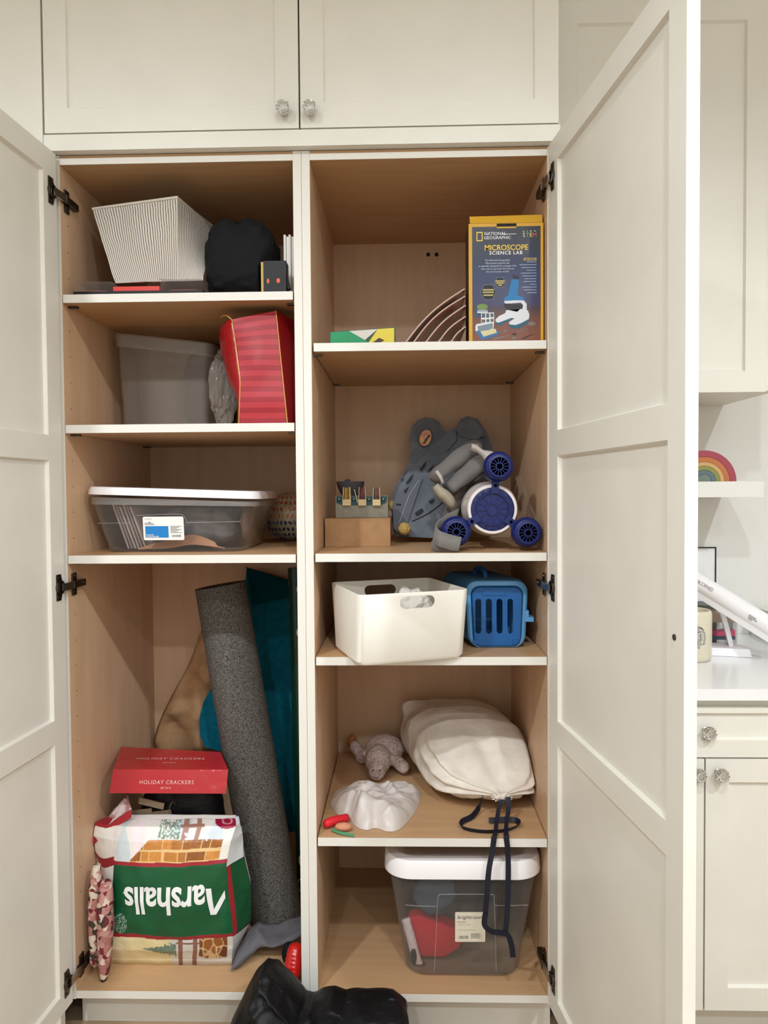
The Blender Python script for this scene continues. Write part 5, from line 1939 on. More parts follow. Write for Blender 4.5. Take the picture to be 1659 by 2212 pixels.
pth = smooth_path([P(933, 1178, 0.05), P(950, 1181, 0.036), P(975, 1186, 0.022), P(990, 1183, 0.024)], 6)
ribbon(bm, pth, [V((0.001, 0.002, 0.012))] * len(pth), 0.0018)
for v in bm.verts:
    v.co.z = max(v.co.z, RS2 + 0.001)
obj('strap', bm, GF, t, smooth=True)
# --- white cloth scrap on top
bm = mb()
tp = [(1018, 958), (1030, 960), (1045, 972), (1062, 974), (1076, 982)]
bt = [(1017, 974), (1030, 978), (1040, 986), (1048, 997), (1056, 1004)]


def wsc(u, v):
    f = u * 4; k = min(3, int(f))
    a, b = bt[k], bt[k + 1]; c2, d2 = tp[k], tp[k + 1]
    px = (a[0] + (b[0] - a[0]) * (f - k)) * (1 - v) + (c2[0] + (d2[0] - c2[0]) * (f - k)) * v
    py = (a[1] + (b[1] - a[1]) * (f - k)) * (1 - v) + (c2[1] + (d2[1] - c2[1]) * (f - k)) * v
    p = P(px, py, 0.258 - 0.05 * u)
    p.y -= 0.014 * math.sin(math.pi * v) + 0.006 * nz(p, 40, 2)
    return p


surf(bm, wsc, 24, 10); thicken(bm, 0.004)
tag(obj('white_scrap', bm, mat('white_cotton', (196, 188, 180), 0.85), smooth=True), 'scrap of white cloth above the grey garment, behind the top blue booster', 'cloth')

# --- toy rocket lying with its engine end to the front
BLUE = mat('royal_blue_plastic', (15, 30, 94), 0.4)
BLUED = mat('deep_blue_plastic', (14, 24, 78), 0.45)
cz = P(1138, 1150, 0.12)
mc = P(1063, 1100, 0.085)
bc = [P(1077, 1008, 0.052), P(985, 1148, 0.052), P(1138, 1150, 0.052)]
K = 0.945
sc = lambda prof: [(r_ * K, h_) for r_, h_ in prof]
sh_ = RS2 + 0.0395 * K + 0.0012 - min(b.z for b in bc)
t = thing('toy_rocket', 'toy rocket lying down, white hull and three royal blue boosters facing out', 'toy rocket', (mc.x, 0.25, RS2))
if sh_ > 0:
    for b in bc:
        b.z += sh_
    mc.z += sh_
FWD = V((0, -1, 0))
bm = mb()
lathe(bm, sc([(0.0, -0.29), (0.02, -0.285), (0.050, -0.25), (0.068, -0.17), (0.0745, -0.09), (0.0725, -0.03), (0.0665, 0.0), (0.0665, 0.006), (0.064, 0.010), (0.0575, 0.010), (0.0575, 0.002), (0.0, 0.002)]), mc, FWD, n=48)
obj('hull', bm, mat('white_hull', (226, 218, 216), 0.25, coat=0.4), t, smooth=True, auto=35)
bm = mb()
lathe(bm, sc([(0.057, 0.002), (0.057, 0.008), (0.055, 0.009), (0.045, 0.009), (0.044, 0.014), (0.0415, 0.014), (0.0405, 0.008), (0.017, 0.008), (0.0165, 0.0125), (0.0135, 0.0125), (0.013, 0.009), (0.0, 0.009)]), mc, FWD, n=48)
disk = obj('engine_disk', bm, BLUE, t, smooth=True, auto=35)
for k in range(12):
    a = 2 * math.pi * k / 12 + 0.1
    d = V((math.cos(a), 0, math.sin(a))); s = V((-math.sin(a), 0, math.cos(a)))
    bm = mb(); obox(bm, mc, d, s, FWD, 0.0165 * K, 0.042 * K, -0.0011, 0.0011, 0.007, 0.0115); obj('rib', bm, BLUE, disk)
for k in range(18):
    a = 2 * math.pi * k / 18
    d = V((math.cos(a), 0, math.sin(a))); s = V((-math.sin(a), 0, math.cos(a)))
    bm = mb(); obox(bm, mc, d, s, FWD, 0.0465 * K, 0.054 * K, -0.005, 0.005, 0.008, 0.0104); bevel(bm, 0.0008, 1); obj('rim_block', bm, BLUED, disk)
for i, b in enumerate(bc):
    bm = mb()
    R0 = 0.0395
    lathe(bm, sc([(0.0, -0.075), (0.018, -0.07), (0.030, -0.055), (0.036, -0.035), (0.0385, -0.012), (R0, -0.008), (R0, -0.001), (0.0375, 0.002), (0.0375, 0.006), (0.0345, 0.010), (0.0335, 0.0155), (0.0300, 0.0175), (0.0290, 0.0215), (0.0255, 0.0225), (0.0235, 0.0225), (0.0232, 0.012), (0.0105, 0.012), (0.0100, 0.0215), (0.0075, 0.0215), (0.0072, 0.004), (0.0, 0.004)]), b, FWD, n=40)
    bo = obj('booster', bm, BLUE, t, smooth=True, auto=30)
    bm = mb(); lathe(bm, sc([(0.0228, 0.0124), (0.0108, 0.0124)]), b, FWD, n=32); lathe(bm, sc([(0.0070, 0.0045), (0.0, 0.0045)]), b, FWD, n=16)
    obj('nozzle_floor', bm, mat('nozzle_dark', (8, 12, 46), 0.6), bo, kind='stuff')
    for k in range(14):
        a = 2 * math.pi * k / 14
        d = V((math.cos(a), 0, math.sin(a))); s = V((-math.sin(a), 0, math.cos(a)))
        bm = mb(); obox(bm, b, d, s, FWD, 0.0100 * K, 0.0236 * K, -0.0009, 0.0009, 0.0122, 0.0195); obj('rib', bm, BLUE, bo)
    # strut
    d = (mc - b); d.y = 0
    L = d.length; u = d.normalized(); s = u.cross(FWD)
    bm = mb(); o2 = V((b.x, mc.y, b.z)); obox(bm, o2, u, s, FWD, 0.030, L - 0.040, -0.009, 0.009, -0.004, 0.0155); bevel(bm, 0.0025, 2)
    st = obj('strut', bm, BLUE, t, smooth=True, auto=40)
    bm = mb(); lathe(bm, sc([(0.0042, 0.0157), (0.0, 0.0157)]), o2 + u * (L * 0.44), FWD, n=12); obj('strut_hole', bm, mat('hole_dark', (6, 8, 30), 0.7), st)
# --- thin clear bag half round the rocket
bm = mb(); c = P(1108, 1085, 0.27)
fa, fb = [P(1112, 1030, 0.20), P(1122, 1070, 0.17), P(1132, 1120, 0.15)], [P(1126, 1028, 0.17), P(1140, 1070, 0.125), P(1163, 1128, 0.10)]
surf(bm, lambda u, v: lerp(lerp(fa[0], fa[1], v * 2) if v < 0.5 else lerp(fa[1], fa[2], v * 2 - 1), lerp(fb[0], fb[1], v * 2) if v < 0.5 else lerp(fb[1], fb[2], v * 2 - 1), u) + V((0, 0.012 * nz(V((u * 3, v * 4, 1)), 1.0, 2), 0)), 14, 24)
for v in bm.verts:
    v.co.x = min(v.co.x, 0.341)
tag(obj('clear_wrap', bm, mat('thin_film', (205, 196, 188), 0.12, alpha=0.12, spec=0.9, bump=0.4, bscale=50, bdist=0.004), smooth=True), 'thin clear plastic wrap at the right behind the toy rocket', 'plastic bag')
# ================================================================== right cupboard, third shelf
RS3 = 0.9594
# --- white basket that sticks out over the shelf edge
FLc, FRc, BLc = PZ(772, 1441, RS3), PZ(1004, 1421, RS3), None
ex = FRc - FLc; ex.z = 0; wb = ex.length; ex.normalize(); ey = V((-ex.y, ex.x, 0))
TLf = P(766, 1285, -0.072); TRf = P(1013, 1269, -0.020)
zt = (TLf.z + TRf.z) / 2
wt = (TRf - TLf).length
db = 0.215
ctr = (FLc + FRc) / 2 + ey * db / 2
ctr.x += 0.001
hb = zt - RS3
t = thing('storage_basket', 'white plastic basket with oval handle holes, jutting over the shelf edge', 'basket', V((ctr.x, ctr.y, RS3)))
o = V((ctr.x, ctr.y, RS3 + 0.0008))
body = mb()
dt = db + 0.040
T_ = 0.0028
loft(body, o, ex, ey, [(0, wb - 0.012, db - 0.012, 0.018), (0.008, wb, db, 0.020), (hb - 0.001, wt, dt, 0.016), (hb, wt - 0.001, dt - 0.001, 0.016), (hb, wt - 2 * T_, dt - 2 * T_, 0.014), (0.012, wb - 2 * T_, db - 2 * T_, 0.018), (0.004, wb - 0.016, db - 0.016, 0.016)], n=6)
cutb = mb()
sx = (P(896, 1298, -0.05) - ctr).dot(ex)
for (dx, dz) in ((sx, P(896, 1298, -0.045).z - RS3),):
    prism(cutb, [o + ex * (dx + a) + ey * (-0.2) + EZ * (dz + b) for a, b in stadium(0.087, 0.029)], ey * 0.12)
prism(cutb, [o + ex * (-0.004 + a) + ey * 0.07 + EZ * (hb - 0.026 + b) for a, b in stadium(0.087, 0.027)], ey * 0.12)
body = cut(body, cutb)
obj('body', body, mat('white_polypropylene', (236, 232, 222), 0.42), t, smooth=True, auto=35)
bm = mb()
blob(bm, o + ex * 0.045 + ey * 0.03 + EZ * 0.088, (0.066, 0.062, 0.072), lambda d: 0.9 + 0.22 * nz(d, 2.4, 3) + 0.12 * abs(nz(d, 5, 6)), 36, 26)
tag(obj('crumpled_paper', bm, mat('crumpled_white_paper', (214, 208, 198), 0.8, bump=0.3, bscale=60)), 'crumpled white paper inside the white basket', 'paper')

# --- blue pet carrier
CB, CBL = mat('carrier_blue', (18, 88, 152), 0.38), mat('carrier_light_blue', (84, 146, 196), 0.38)
yd = 0.105
b0, b1 = P(1013, 1400, yd), P(1129, 1400, yd)
tz, bz_ = P(1070, 1262, yd).z, RS3 + 0.006
cx, cw = (P(1010, 1330, yd).x + P(1137, 1330, yd).x) / 2, P(1137, 1330, yd).x - P(1010, 1330, yd).x
t = thing('pet_carrier', 'blue toy pet carrier with slotted door and light blue top', 'pet carrier', (cx, 0.2, RS3))
drift = -0.060


def carrier_ring(bm, y, w, z0, z1, r, dx=0.0, n=6):
    """rounded rectangle in the XZ plane, narrower at the foot"""
    ring = []
    for x, z in rring(w, z1 - z0, r, n):
        f = (z + (z1 - z0) / 2) / (z1 - z0)
        ring.append(bm.verts.new(V((cx + dx + x * (0.90 + 0.10 * f), y, (z0 + z1) / 2 + z))))
    return ring


def carrier_loft(secs):
    bm = mb()
    rings = [carrier_ring(bm, *s) for s in secs]
    m = len(rings[0])
    for a, b in zip(rings, rings[1:]):
        for k in range(m):
            bm.faces.new((a[k], a[(k + 1) % m], b[(k + 1) % m], b[k]))
    return bm, rings


Z0, Z1 = RS3 + 0.001, tz + 0.002
H_ = Z1 - Z0
secs = []
n_s = 15
secs_out = [(yd, cw, Z0, Z1, 0.026, 0.0), (yd + 0.004, cw + 0.010, Z0, Z1 + 0.006, 0.030, 0.0), (yd + 0.016, cw + 0.010, Z0, Z1 + 0.007, 0.030, -0.002)]
for k in range(16):
    f = k / 15
    rib = 0.0035 if k % 2 else 0.0
    secs_out.append((yd + 0.03 + 0.012 * k, cw + 0.012 - rib, Z0, Z1 + 0.010 - rib * 0.8, 0.032, drift * f * 0.8))
secs_out.append((yd + 0.215, cw - 0.02, Z0 + 0.005, Z1 - 0.01, 0.03, drift * 0.8))
secs_in = [(yd + 0.20, cw - 0.03, Z0 + 0.012, Z1 - 0.02, 0.026, drift * 0.7), (yd + 0.02, cw - 0.016, Z0 + 0.006, Z1 - 0.006, 0.026, 0.0), (yd, cw - 0.014, Z0 + 0.006, Z1 - 0.006, 0.024, 0.0)]
bm, rings = carrier_loft(secs_out + secs_in)
m = len(rings[0])
for k in range(m):
    bm.faces.new((rings[-1][k], rings[-1][(k + 1) % m], rings[0][(k + 1) % m], rings[0][k]))
bm.faces.new(rings[len(secs_out) - 1])
obj('shell', bm, CBL, t, smooth=True, auto=35, label='light blue shell and top')
door, ringsd = carrier_loft([(yd - 0.004, cw - 0.018, Z0 + 0.003, Z1 - 0.008, 0.022, 0.0), (yd - 0.007, cw - 0.024, Z0 + 0.006, Z1 - 0.011, 0.020, 0.0)][::-1])
door.faces.new(ringsd[0][::-1]); door.faces.new(ringsd[1])
cutb = mb()
for (px, w_) in ((1033, 13), (1056, 13), (1079, 13), (1102, 12)):
    c0 = P(px, 1331, yd - 0.006)
    prism(cutb, [c0 + EX * a + EZ * b + EY * -0.03 for a, b in stadium(w_ * 0.00117, 76 * 0.00117)], EY * 0.06)
door = cut(door, cutb)
obj('door', door, CB, t, smooth=True, auto=35, label='darker blue door with four slots')
bm = mb()
c0 = P(1067, 1279, yd - 0.007)
prism(bm, [c0 + EX * a + EZ * b for a, b in stadium(0.060, 0.0155)], V((0, -0.0025, 0))); bevel(bm, 0.001, 1, 60)
obj('name_bar', bm, CB, t, smooth=True, auto=35)
bm = mb()
for (px, s) in ((1022, 1), (1108, 1)):
    c0 = P(px + 4, 1386, yd - 0.007); box(bm, c0.x - 0.006, c0.x + 0.006, yd - 0.010, yd - 0.006, c0.z - 0.005, c0.z + 0.005)
obj('foot_tabs', bm, CB, t, kind='stuff')
bm = mb()
l0 = P(1137, 1342, yd)
box(bm, l0.x - 0.004, l0.x + 0.018, yd - 0.002, yd + 0.03, l0.z - 0.001, l0.z + 0.011)
box(bm, l0.x - 0.004, l0.x + 0.006, yd - 0.001, yd + 0.03, l0.z + 0.0111, l0.z + 0.027)
bevel(bm, 0.002, 2)
obj('latch', bm, CBL, t, smooth=True, auto=40, kind='stuff')
bm = mb()
hx = cx - 0.022
tube(bm, smooth_path([V((hx, yd + 0.05, Z1 + 0.004)), V((hx - 0.002, yd + 0.055, Z1 + 0.022)), V((hx - 0.010, yd + 0.09, Z1 + 0.030)), V((hx - 0.018, yd + 0.125, Z1 + 0.022)), V((hx - 0.02, yd + 0.13, Z1 + 0.004))], 5), 0.0065, 10)
obj('handle', bm, CB, t, smooth=True)

# ================================================================== right cupboard, fourth shelf
RS4 = 0.5174
# --- white drawstring bag
t = thing('drawstring_bag', 'large white cotton drawstring bag lying down, navy ribbon ties', 'bag', (0.15, 0.36, RS4))
SACK = [(0.0, 0.535, 905, 1050, 1530, 0.10), (0.05, 0.52, 866, 1082, 1514, 0.02), (0.14, 0.49, 864, 1092, 1506, 0.0), (0.34, 0.40, 874, 1112, 1520, 0.0), (0.55, 0.31, 894, 1138, 1552, 0.0), (0.72, 0.24, 912, 1158, 1594, 0.002),
        (0.84, 0.19, 934, 1164, 1632, 0.014), (0.91, 0.155, 962, 1160, 1664, 0.030), (0.955, 0.135, 1006, 1144, 1688, 0.042), (0.985, 0.122, 1048, 1110, 1704, 0.050), (1.0, 0.112, 1068, 1098, 1712, 0.054)]


def sack_at(s):
    for a, b in zip(SACK, SACK[1:]):
        if s <= b[0] + 1e-9:
            f = (s - a[0]) / (b[0] - a[0])
            f = f * f * (3 - 2 * f) * 0.4 + f * 0.6
            return [x + (y - x) * f for x, y in zip(a, b)]
    return list(SACK[-1])


def sackpt(u, s):
    _, Y, xl, xr, yt, lift = sack_at(s)
    zt_ = P((xl + xr) / 2, yt, Y).z
    zb_ = RS4 + 0.0012 + lift
    L_, R_ = P(xl, yt, Y).x, P(xr, yt, Y).x
    cx_, cz_ = (L_ + R_) / 2, (zt_ + zb_) / 2
    a = 2 * math.pi * u
    e = 0.62 + 0.30 * s
    ca, sa = math.cos(a), math.sin(a)
    x = math.copysign(abs(ca) ** e, ca) * (R_ - L_) / 2
    z = math.copysign(abs(sa) ** e, sa) * (zt_ - zb_) / 2
    # front lower: the sack narrows a little towards its crown
    if sa > 0:
        x *= 1.0 - 0.10 * sa * (1 - s)
    p = V((cx_ + x, Y, cz_ + z))
    g = sstep(0.5, 0.95, s)
    k = 1.0 + 0.06 * nz(p, 8, 3) + 0.05 * (0.3 - abs(nz(p, 11, 6))) + 0.02 * nz(p, 24, 6)
    rid = 0.0
    for (c0, w_, am) in ((0.20, 0.10, 0.060), (0.36, 0.07, 0.050), (0.07, 0.07, 0.045), (0.46, 0.05, 0.03)):
        c1 = c0 + 0.05 * math.sin(3 * s)
        d_ = abs(((u - c1 + 0.5) % 1.0) - 0.5)
        rid += am * math.exp(-(d_ / w_) ** 2) * sstep(0.25, 0.7, s)
    k += rid - 0.04
    k += g * 0.17 * math.sin(a * 11 + 2.5 * nz(V((ca, sa, s * 1.5)), 1.4, 2)) * (0.5 + nz(V((ca * 2, sa * 2, 0)), 1.2, 9) * 0.6)
    k += 0.07 * math.exp(-((u - 0.385) / 0.05) ** 2) * math.exp(-((s - 0.09) / 0.09) ** 2) * 3.4
    q = V((cx_ + x * k, p.y + 0.012 * nz(p, 12, 8) * (1 - g), cz_ + z * k))
    q.z = max(q.z, RS4 + 0.0012)
    q.x = min(q.x, 0.3385)
    q.y = min(q.y, 0.585)
    return q


bm = mb()
nu_, ns_ = 150, 110
vs = surf(bm, lambda u, v: sackpt(u, v), nu_, ns_, cu=True)
bm.faces.new([vs[i][0] for i in range(nu_)])
# ruffled mouth beyond the draw cord
prev = [vs[i][ns_ - 1] for i in range(nu_)]
nkc = sum((v.co for v in prev), V()) / nu_
for k in range(1, 4):
    cur = []
    for i in range(nu_):
        a = 2 * math.pi * i / nu_
        d_ = (prev[i].co - nkc); d_.y = 0
        cur.append(bm.verts.new(vs[i][ns_ - 1].co + d_.normalized() * (0.0022 * k * (1 + 0.5 * math.sin(a * 11))) + V((0, -0.0040 * k, -0.001 * k))))
    for i in range(nu_):
        bm.faces.new((prev[i], prev[(i + 1) % nu_], cur[(i + 1) % nu_], cur[i]))
    prev = cur
bm.faces.new(prev[::-1])
COTTON = mat('white_cotton_canvas', (230, 222, 210), 0.85, bump=0.3, bscale=45, bdist=0.008, col2=(216, 207, 194), nscale=10)
obj('body', bm, COTTON, t, smooth=True)
NAVYR = mat('navy_ribbon', (10, 13, 32), 0.6)
rw = 0.0066
nk = P(1082, 1722, 0.118)
zs = RS4 + 0.0070
front = -0.0065


def rib(pts, wv, name='ribbon'):
    bm = mb()
    pp = smooth_path(pts, 6)
    ws = []
    for i in range(len(pp)):
        d = (pp[min(i + 1, len(pp) - 1)] - pp[max(i - 1, 0)]).normalized()
        ws.append(wv(pp[i], d, i / (len(pp) - 1)))
    ribbon(bm, pp, ws, 0.0007)
    return obj(name, bm, NAVYR, t, smooth=True, auto=60)


hang = lambda p, d, f: (EX * math.cos(0.5 * math.sin(7 * f)) + EY * math.sin(0.5 * math.sin(7 * f))) * rw
flatw = lambda p, d, f: (d.cross(EZ).normalized() if d.cross(EZ).length > 0.1 else EX) * rw
tiltw = lambda p, d, f: (EZ * 0.8 + d.cross(EZ) * 0.5).normalized() * rw
# two bands over the shelf edge
rib([P(1088, 1722, 0.105), P(1078, 1745, 0.085), P(1073, 1775, 0.05), PZ(1070, 1800, zs + 0.002), P(1068, 1806, -0.004), P(1067, 1811, -0.0055), P(1064, 1835, front), P(1056, 1880, front - 0.008), P(1052, 1930, front - 0.012), P(1048, 1980, front - 0.012)], hang)
rib([P(1048, 1975, front - 0.013), P(1047, 1998, front - 0.013), P(1062, 2012, front - 0.016), P(1090, 2016, front - 0.018), P(1100, 2026, front - 0.018), P(1106, 2048, front - 0.016), P(1108, 2068, front - 0.015)], lambda p, d, f: (EX * (1 - abs(d.x)) + EZ * abs(d.x)).normalized() * rw)
rib([P(1098, 1722, 0.10), P(1098, 1750, 0.08), P(1094, 1778, 0.047), PZ(1093, 1800, zs + 0.003), P(1094, 1806, -0.004), P(1094, 1811, -0.0055), P(1097, 1840, front), P(1098, 1890, front - 0.005), P(1096, 1960, front - 0.008), P(1092, 2016, front - 0.0155)], hang)
# loops that lie on the shelf
rib([P(1042, 1722, 0.13), PZ(1036, 1742, zs + 0.012), PZ(1020, 1763, zs + 0.004), PZ(998, 1775, zs + 0.003), PZ(1000, 1788, zs + 0.001), PZ(1040, 1796, zs), PZ(1090, 1794, zs + 0.002), PZ(1118, 1784, zs + 0.003), PZ(1120, 1775, zs + 0.004), PZ(1104, 1770, zs + 0.004), PZ(1056, 1772, zs + 0.003)], tiltw)

# --- plush lamb
t = thing('plush_lamb', 'speckled pinkish grey plush lamb lying behind the white plastic bag', 'plush toy', (-0.08, 0.42, RS4))
FLEECE = mat('speckled_fleece', (222, 202, 194), 0.95, col2=(186, 162, 156), nscale=120, bump=1.0, bscale=160, bdist=0.012, lo=0.5, hi=0.72)
bm = mb()
fl_ = lambda s: (lambda d: 1 + 0.05 * nz(d, 6, s) + 0.05 * nz(d, 12, s + 3))
pb = lambda px, py, Y: P(px, py, Y)
blob(bm, V((-0.064, 0.462, RS4 + 0.050)), (0.060, 0.055, 0.048), fl_(1), 30, 20)                # body
hd = pb(816, 1645, 0.375); blob(bm, V((hd.x, 0.395, RS4 + 0.046)), (0.038, 0.050, 0.044), fl_(2), 30, 20)     # head
mz = pb(814, 1664, 0.345); blob(bm, V((mz.x, 0.352, RS4 + 0.032)), (0.026, 0.030, 0.031), fl_(3), 24, 16)   # muzzle
for (a, b, r_) in ((V((-0.075, 0.47, RS4 + 0.05)), V((-0.130, 0.475, RS4 + 0.026)), 0.022), (V((-0.130, 0.475, RS4 + 0.026)), V((-0.155, 0.505, RS4 + 0.046)), 0.018),
                   (V((-0.035, 0.42, RS4 + 0.042)), V((-0.006, 0.385, RS4 + 0.028)), 0.019), (V((-0.05, 0.50, RS4 + 0.05)), V((-0.030, 0.51, RS4 + 0.056)), 0.020)):
    for k in range(5):
        q = lerp(a, b, k / 4)
        blob(bm, q, (r_, r_, r_), fl_(4 + k), 14, 10)
for sx in (-1, 1):
    blob(bm, V((hd.x + sx * 0.036, 0.425, RS4 + 0.054)), (0.020, 0.018, 0.012), fl_(9), 14, 10)   # ears
for v in bm.verts:
    v.co.z = max(v.co.z, RS4 + 0.001)
b_ = obj('body', bm, FLEECE, t, smooth=True)
fuse(b_, 0.0045)
bm = mb()
fo = V((-0.168, 0.520, RS4 + 0.060))
blob(bm, fo, (0.013, 0.013, 0.020), fl_(3), 16, 12, rot=Matrix.Rotation(R(25), 3, 'Y'))
obj('hoof', bm, mat('brown_hoof', (150, 96, 48), 0.8), t, smooth=True, label='brown hoof')
for (dx, dz) in ((-0.010, 0.040), (0.011, 0.040)):
    bm = mb(); blob(bm, V((mz.x + dx, 0.326, RS4 + dz)), (0.0022, 0.002, 0.0035), None, 8, 6); obj('eye', bm, INK, t)
bm = mb(); tube(bm, smooth_path([V((mz.x - 0.006, 0.3225, RS4 + 0.024)), V((mz.x, 0.321, RS4 + 0.021)), V((mz.x + 0.006, 0.3225, RS4 + 0.024))], 3), 0.0009, 5); obj('mouth', bm, INK, t)

# --- thin white plastic bag with a red stick
foot_px = [(712, 1737), (720, 1716), (742, 1707), (800, 1708), (858, 1705), (896, 1704), (909, 1714), (902, 1745), (882, 1774), (860, 1793), (836, 1796), (812, 1789), (792, 1793), (770, 1786), (752, 1768), (728, 1758)]
ring = smooth_path([PZ(x, y, RS4 + 0.0012) for x, y in foot_px] + [PZ(*foot_px[0], RS4 + 0.0012)], 6)[:-1]
cen = sum(ring, V()) / len(ring)
mouth = PZ(735, 1770, RS4)


def filmtop(u, v):
    f = u * len(ring)
    k = int(f) % len(ring)
    e_ = lerp(ring[k], ring[(k + 1) % len(ring)], f - int(f))
    p = lerp(e_, cen, v)
    h = 0.056 * (1 - (1 - v) ** 2.4) ** 0.75
    h *= 1.0 + 0.55 * nz(p, 13, 4) + 0.5 * (0.28 - abs(nz(V((p.x + p.y * 0.6, p.y, 0)), 17, 8))) + 0.25 * (0.3 - abs(nz(V((p.x - p.y, p.y, 0)), 30, 2)))
    d_ = (V((p.x, p.y, 0)) - V((mouth.x, mouth.y, 0))).length
    h += 0.016 * math.exp(-((d_ - 0.052) / 0.016) ** 2) * min(1, v * 4)
    h *= 1 - 0.75 * math.exp(-(d_ / 0.030) ** 2)
    p.z = RS4 + 0.0012 + max(0.0, h)
    p.x += 0.004 * nz(p, 30, 3) * min(1, v * 3)
    p.x = max(p.x, -0.205)
    return p


bm = mb()
vs = surf(bm, filmtop, len(ring) * 2, 44, cu=True)
bmesh.ops.remove_doubles(bm, verts=bm.verts[:], dist=0.00005)
tag(obj('plastic_bag', bm, mat('thin_white_film', (222, 214, 208), 0.35, alpha=0.86, bump=0.3, bscale=45, bdist=0.008), smooth=True), 'thin white plastic bag with a red stick poking out of its mouth', 'plastic bag')
bm = mb()
a0, a1 = PZ(700, 1782, RS4 + 0.0135), PZ(751, 1764, RS4 + 0.0145)
tube(bm, [a0 + (a1 - a0) * f + V((0, 0, 0.002 * math.sin(5 * f))) for f in (0, 0.03, 0.1, 0.3, 0.5, 0.7, 0.9, 1.0)], [0.004, 0.009, 0.0108, 0.0112, 0.0112, 0.011, 0.0108, 0.009], 14)
tag(obj('red_stick', bm, mat('red_foam', (206, 28, 40), 0.6), smooth=True), 'thick red rounded stick in the mouth of the thin white plastic bag', 'stick')
bm = mb(); c = PZ(742, 1786, RS4 + 0.012); blob(bm, c, (0.022, 0.011, 0.0105), wrinkle(3, 0.1, 2), 18, 12)
tag(obj('peach_stick', bm, mat('peach_foam', (196, 136, 104), 0.7), smooth=True), 'small peach coloured piece below the red stick', 'stick')
bm = mb()
pth = smooth_path([PZ(716, 1792, RS4 + 0.0055), PZ(735, 1799, RS4 + 0.0055), PZ(752, 1802, RS4 + 0.0055), PZ(764, 1805, RS4 + 0.0050)], 5)
ribbon(bm, pth, [V((0.0, 0.003, 0.0025))] * len(pth), 0.0006)
tag(obj('green_tie', bm, mat('green_tie', (70, 130, 90), 0.5)), 'short green tie at the mouth of the thin white plastic bag', 'tie')

# ================================================================== right cupboard, bottom
LBR = 0.132
x0, x1 = P(829, 1880, 0.02).x, 0.3395
wl, yc, dl = x1 - x0, 0.018 + 0.24, 0.48
o = V(((x0 + x1) / 2, yc, LBR + 0.0008))
zl = P(1000, 1900, 0.02).z - LBR      # underside of the lid
zt = P(1000, 1863, 0.02).z - LBR
t = thing('storage_bin', 'deep clear storage bin with white lid on the cupboard floor', 'bin', o)
bm = mb(); shell(bm, o, EX, EY, wl * 0.735, dl * 0.80, wl - 0.022, dl - 0.022, zl + 0.004, 0.05, 0.002); obj('body', bm, CLEARPL, t, smooth=True, auto=40)
bm = mb(); loft(bm, o, EX, EY, [(zl + 0.0045, wl - 0.010, dl - 0.010, 0.065), (zl, wl, dl, 0.07), (zt - 0.010, wl - 0.003, dl - 0.003, 0.07), (zt, wl - 0.016, dl - 0.016, 0.062), (zt + 0.001, wl - 0.06, dl - 0.06, 0.05), (zt - 0.006, wl - 0.075, dl - 0.075, 0.045)], n=8)
obj('lid', bm, bpy.data.materials['white_lid'], t, smooth=True, auto=40, label='white lid')
fw = lambda z: o.y - (dl * 0.80 / 2 + (dl - 0.022 - dl * 0.80) / 2 * ((z - LBR) / zl)) - 0.0008


def onb(px, py):
    p = P(px, py, 0.05)
    for _ in range(3):
        p = P(px, py, fw(p.z))
    return p


bm = mb()
tube(bm, [onb(876, 1955), onb(900, 1957), onb(943, 1958)], 0.0008, 6)
tube(bm, [onb(1070, 1956), onb(1110, 1956), onb(1140, 1955)], 0.0008, 6)
tube(bm, smooth_path([onb(938, 2100), onb(942, 2020), onb(945, 1950), onb(948, 1935), onb(958, 1932), onb(1056, 1932), onb(1066, 1936), onb(1068, 1950), onb(1070, 2020), onb(1072, 2098)], 3), 0.0009, 6)
obj('moulded_line', bm, CLEARRIM, t, kind='stuff')
a, b, c2, d2 = onb(983, 2034), onb(1048, 2034), onb(1048, 1970), onb(983, 1970)
lex = (b - a).normalized(); ley = (d2 - a); lh = ley.length; ley.normalize(); lw = (b - a).length
bm = mb()
nrm_ = lex.cross(ley)
prism(bm, [a + lex * (x + lw / 2) + ley * (y + lh / 2) + nrm_ * 0.0003 for x, y in rring(lw, lh, 0.003, 3)], nrm_ * 0.0006)
lab = obj('label', bm, mat('cream_label', (226, 218, 198), 0.6), t, label='cream product label')
la = a + nrm_ * 0.001
text('brightroom', la + lex * lw * 0.50 + ley * lh * 0.83, lex, ley, 0.0135, mat('blue_grey_ink', (70, 76, 104), 0.6), lab, shear=0.25, width=lw * 0.86)
bm = mb()
for (p_, q_, r_, s_) in ((0.08, 0.36, 0.665, 0.68), (0.08, 0.52, 0.58, 0.587), (0.08, 0.68, 0.40, 0.407)):
    decal(bm, la, lex, ley, [(lw * p_, lh * r_), (lw * q_, lh * r_), (lw * q_, lh * s_), (lw * p_, lh * s_)])
for k in range(5):
    decal(bm, la, lex, ley, [(lw * 0.52, lh * (0.27 - 0.035 * k)), (lw * (0.84 - 0.05 * (k % 2)), lh * (0.27 - 0.035 * k)), (lw * (0.84 - 0.05 * (k % 2)), lh * (0.285 - 0.035 * k)), (lw * 0.52, lh * (0.285 - 0.035 * k))])
x = 0.13
rr = random.Random(4)
while x < 0.44:
    w_ = rr.choice((0.006, 0.014, 0.02)); decal(bm, la, lex, ley, [(lw * x, lh * 0.11), (lw * (x + w_), lh * 0.11), (lw * (x + w_), lh * 0.21), (lw * x, lh * 0.21)]); x += w_ + 0.012
obj('small_print', bm, GREYINK, lab, kind='stuff')
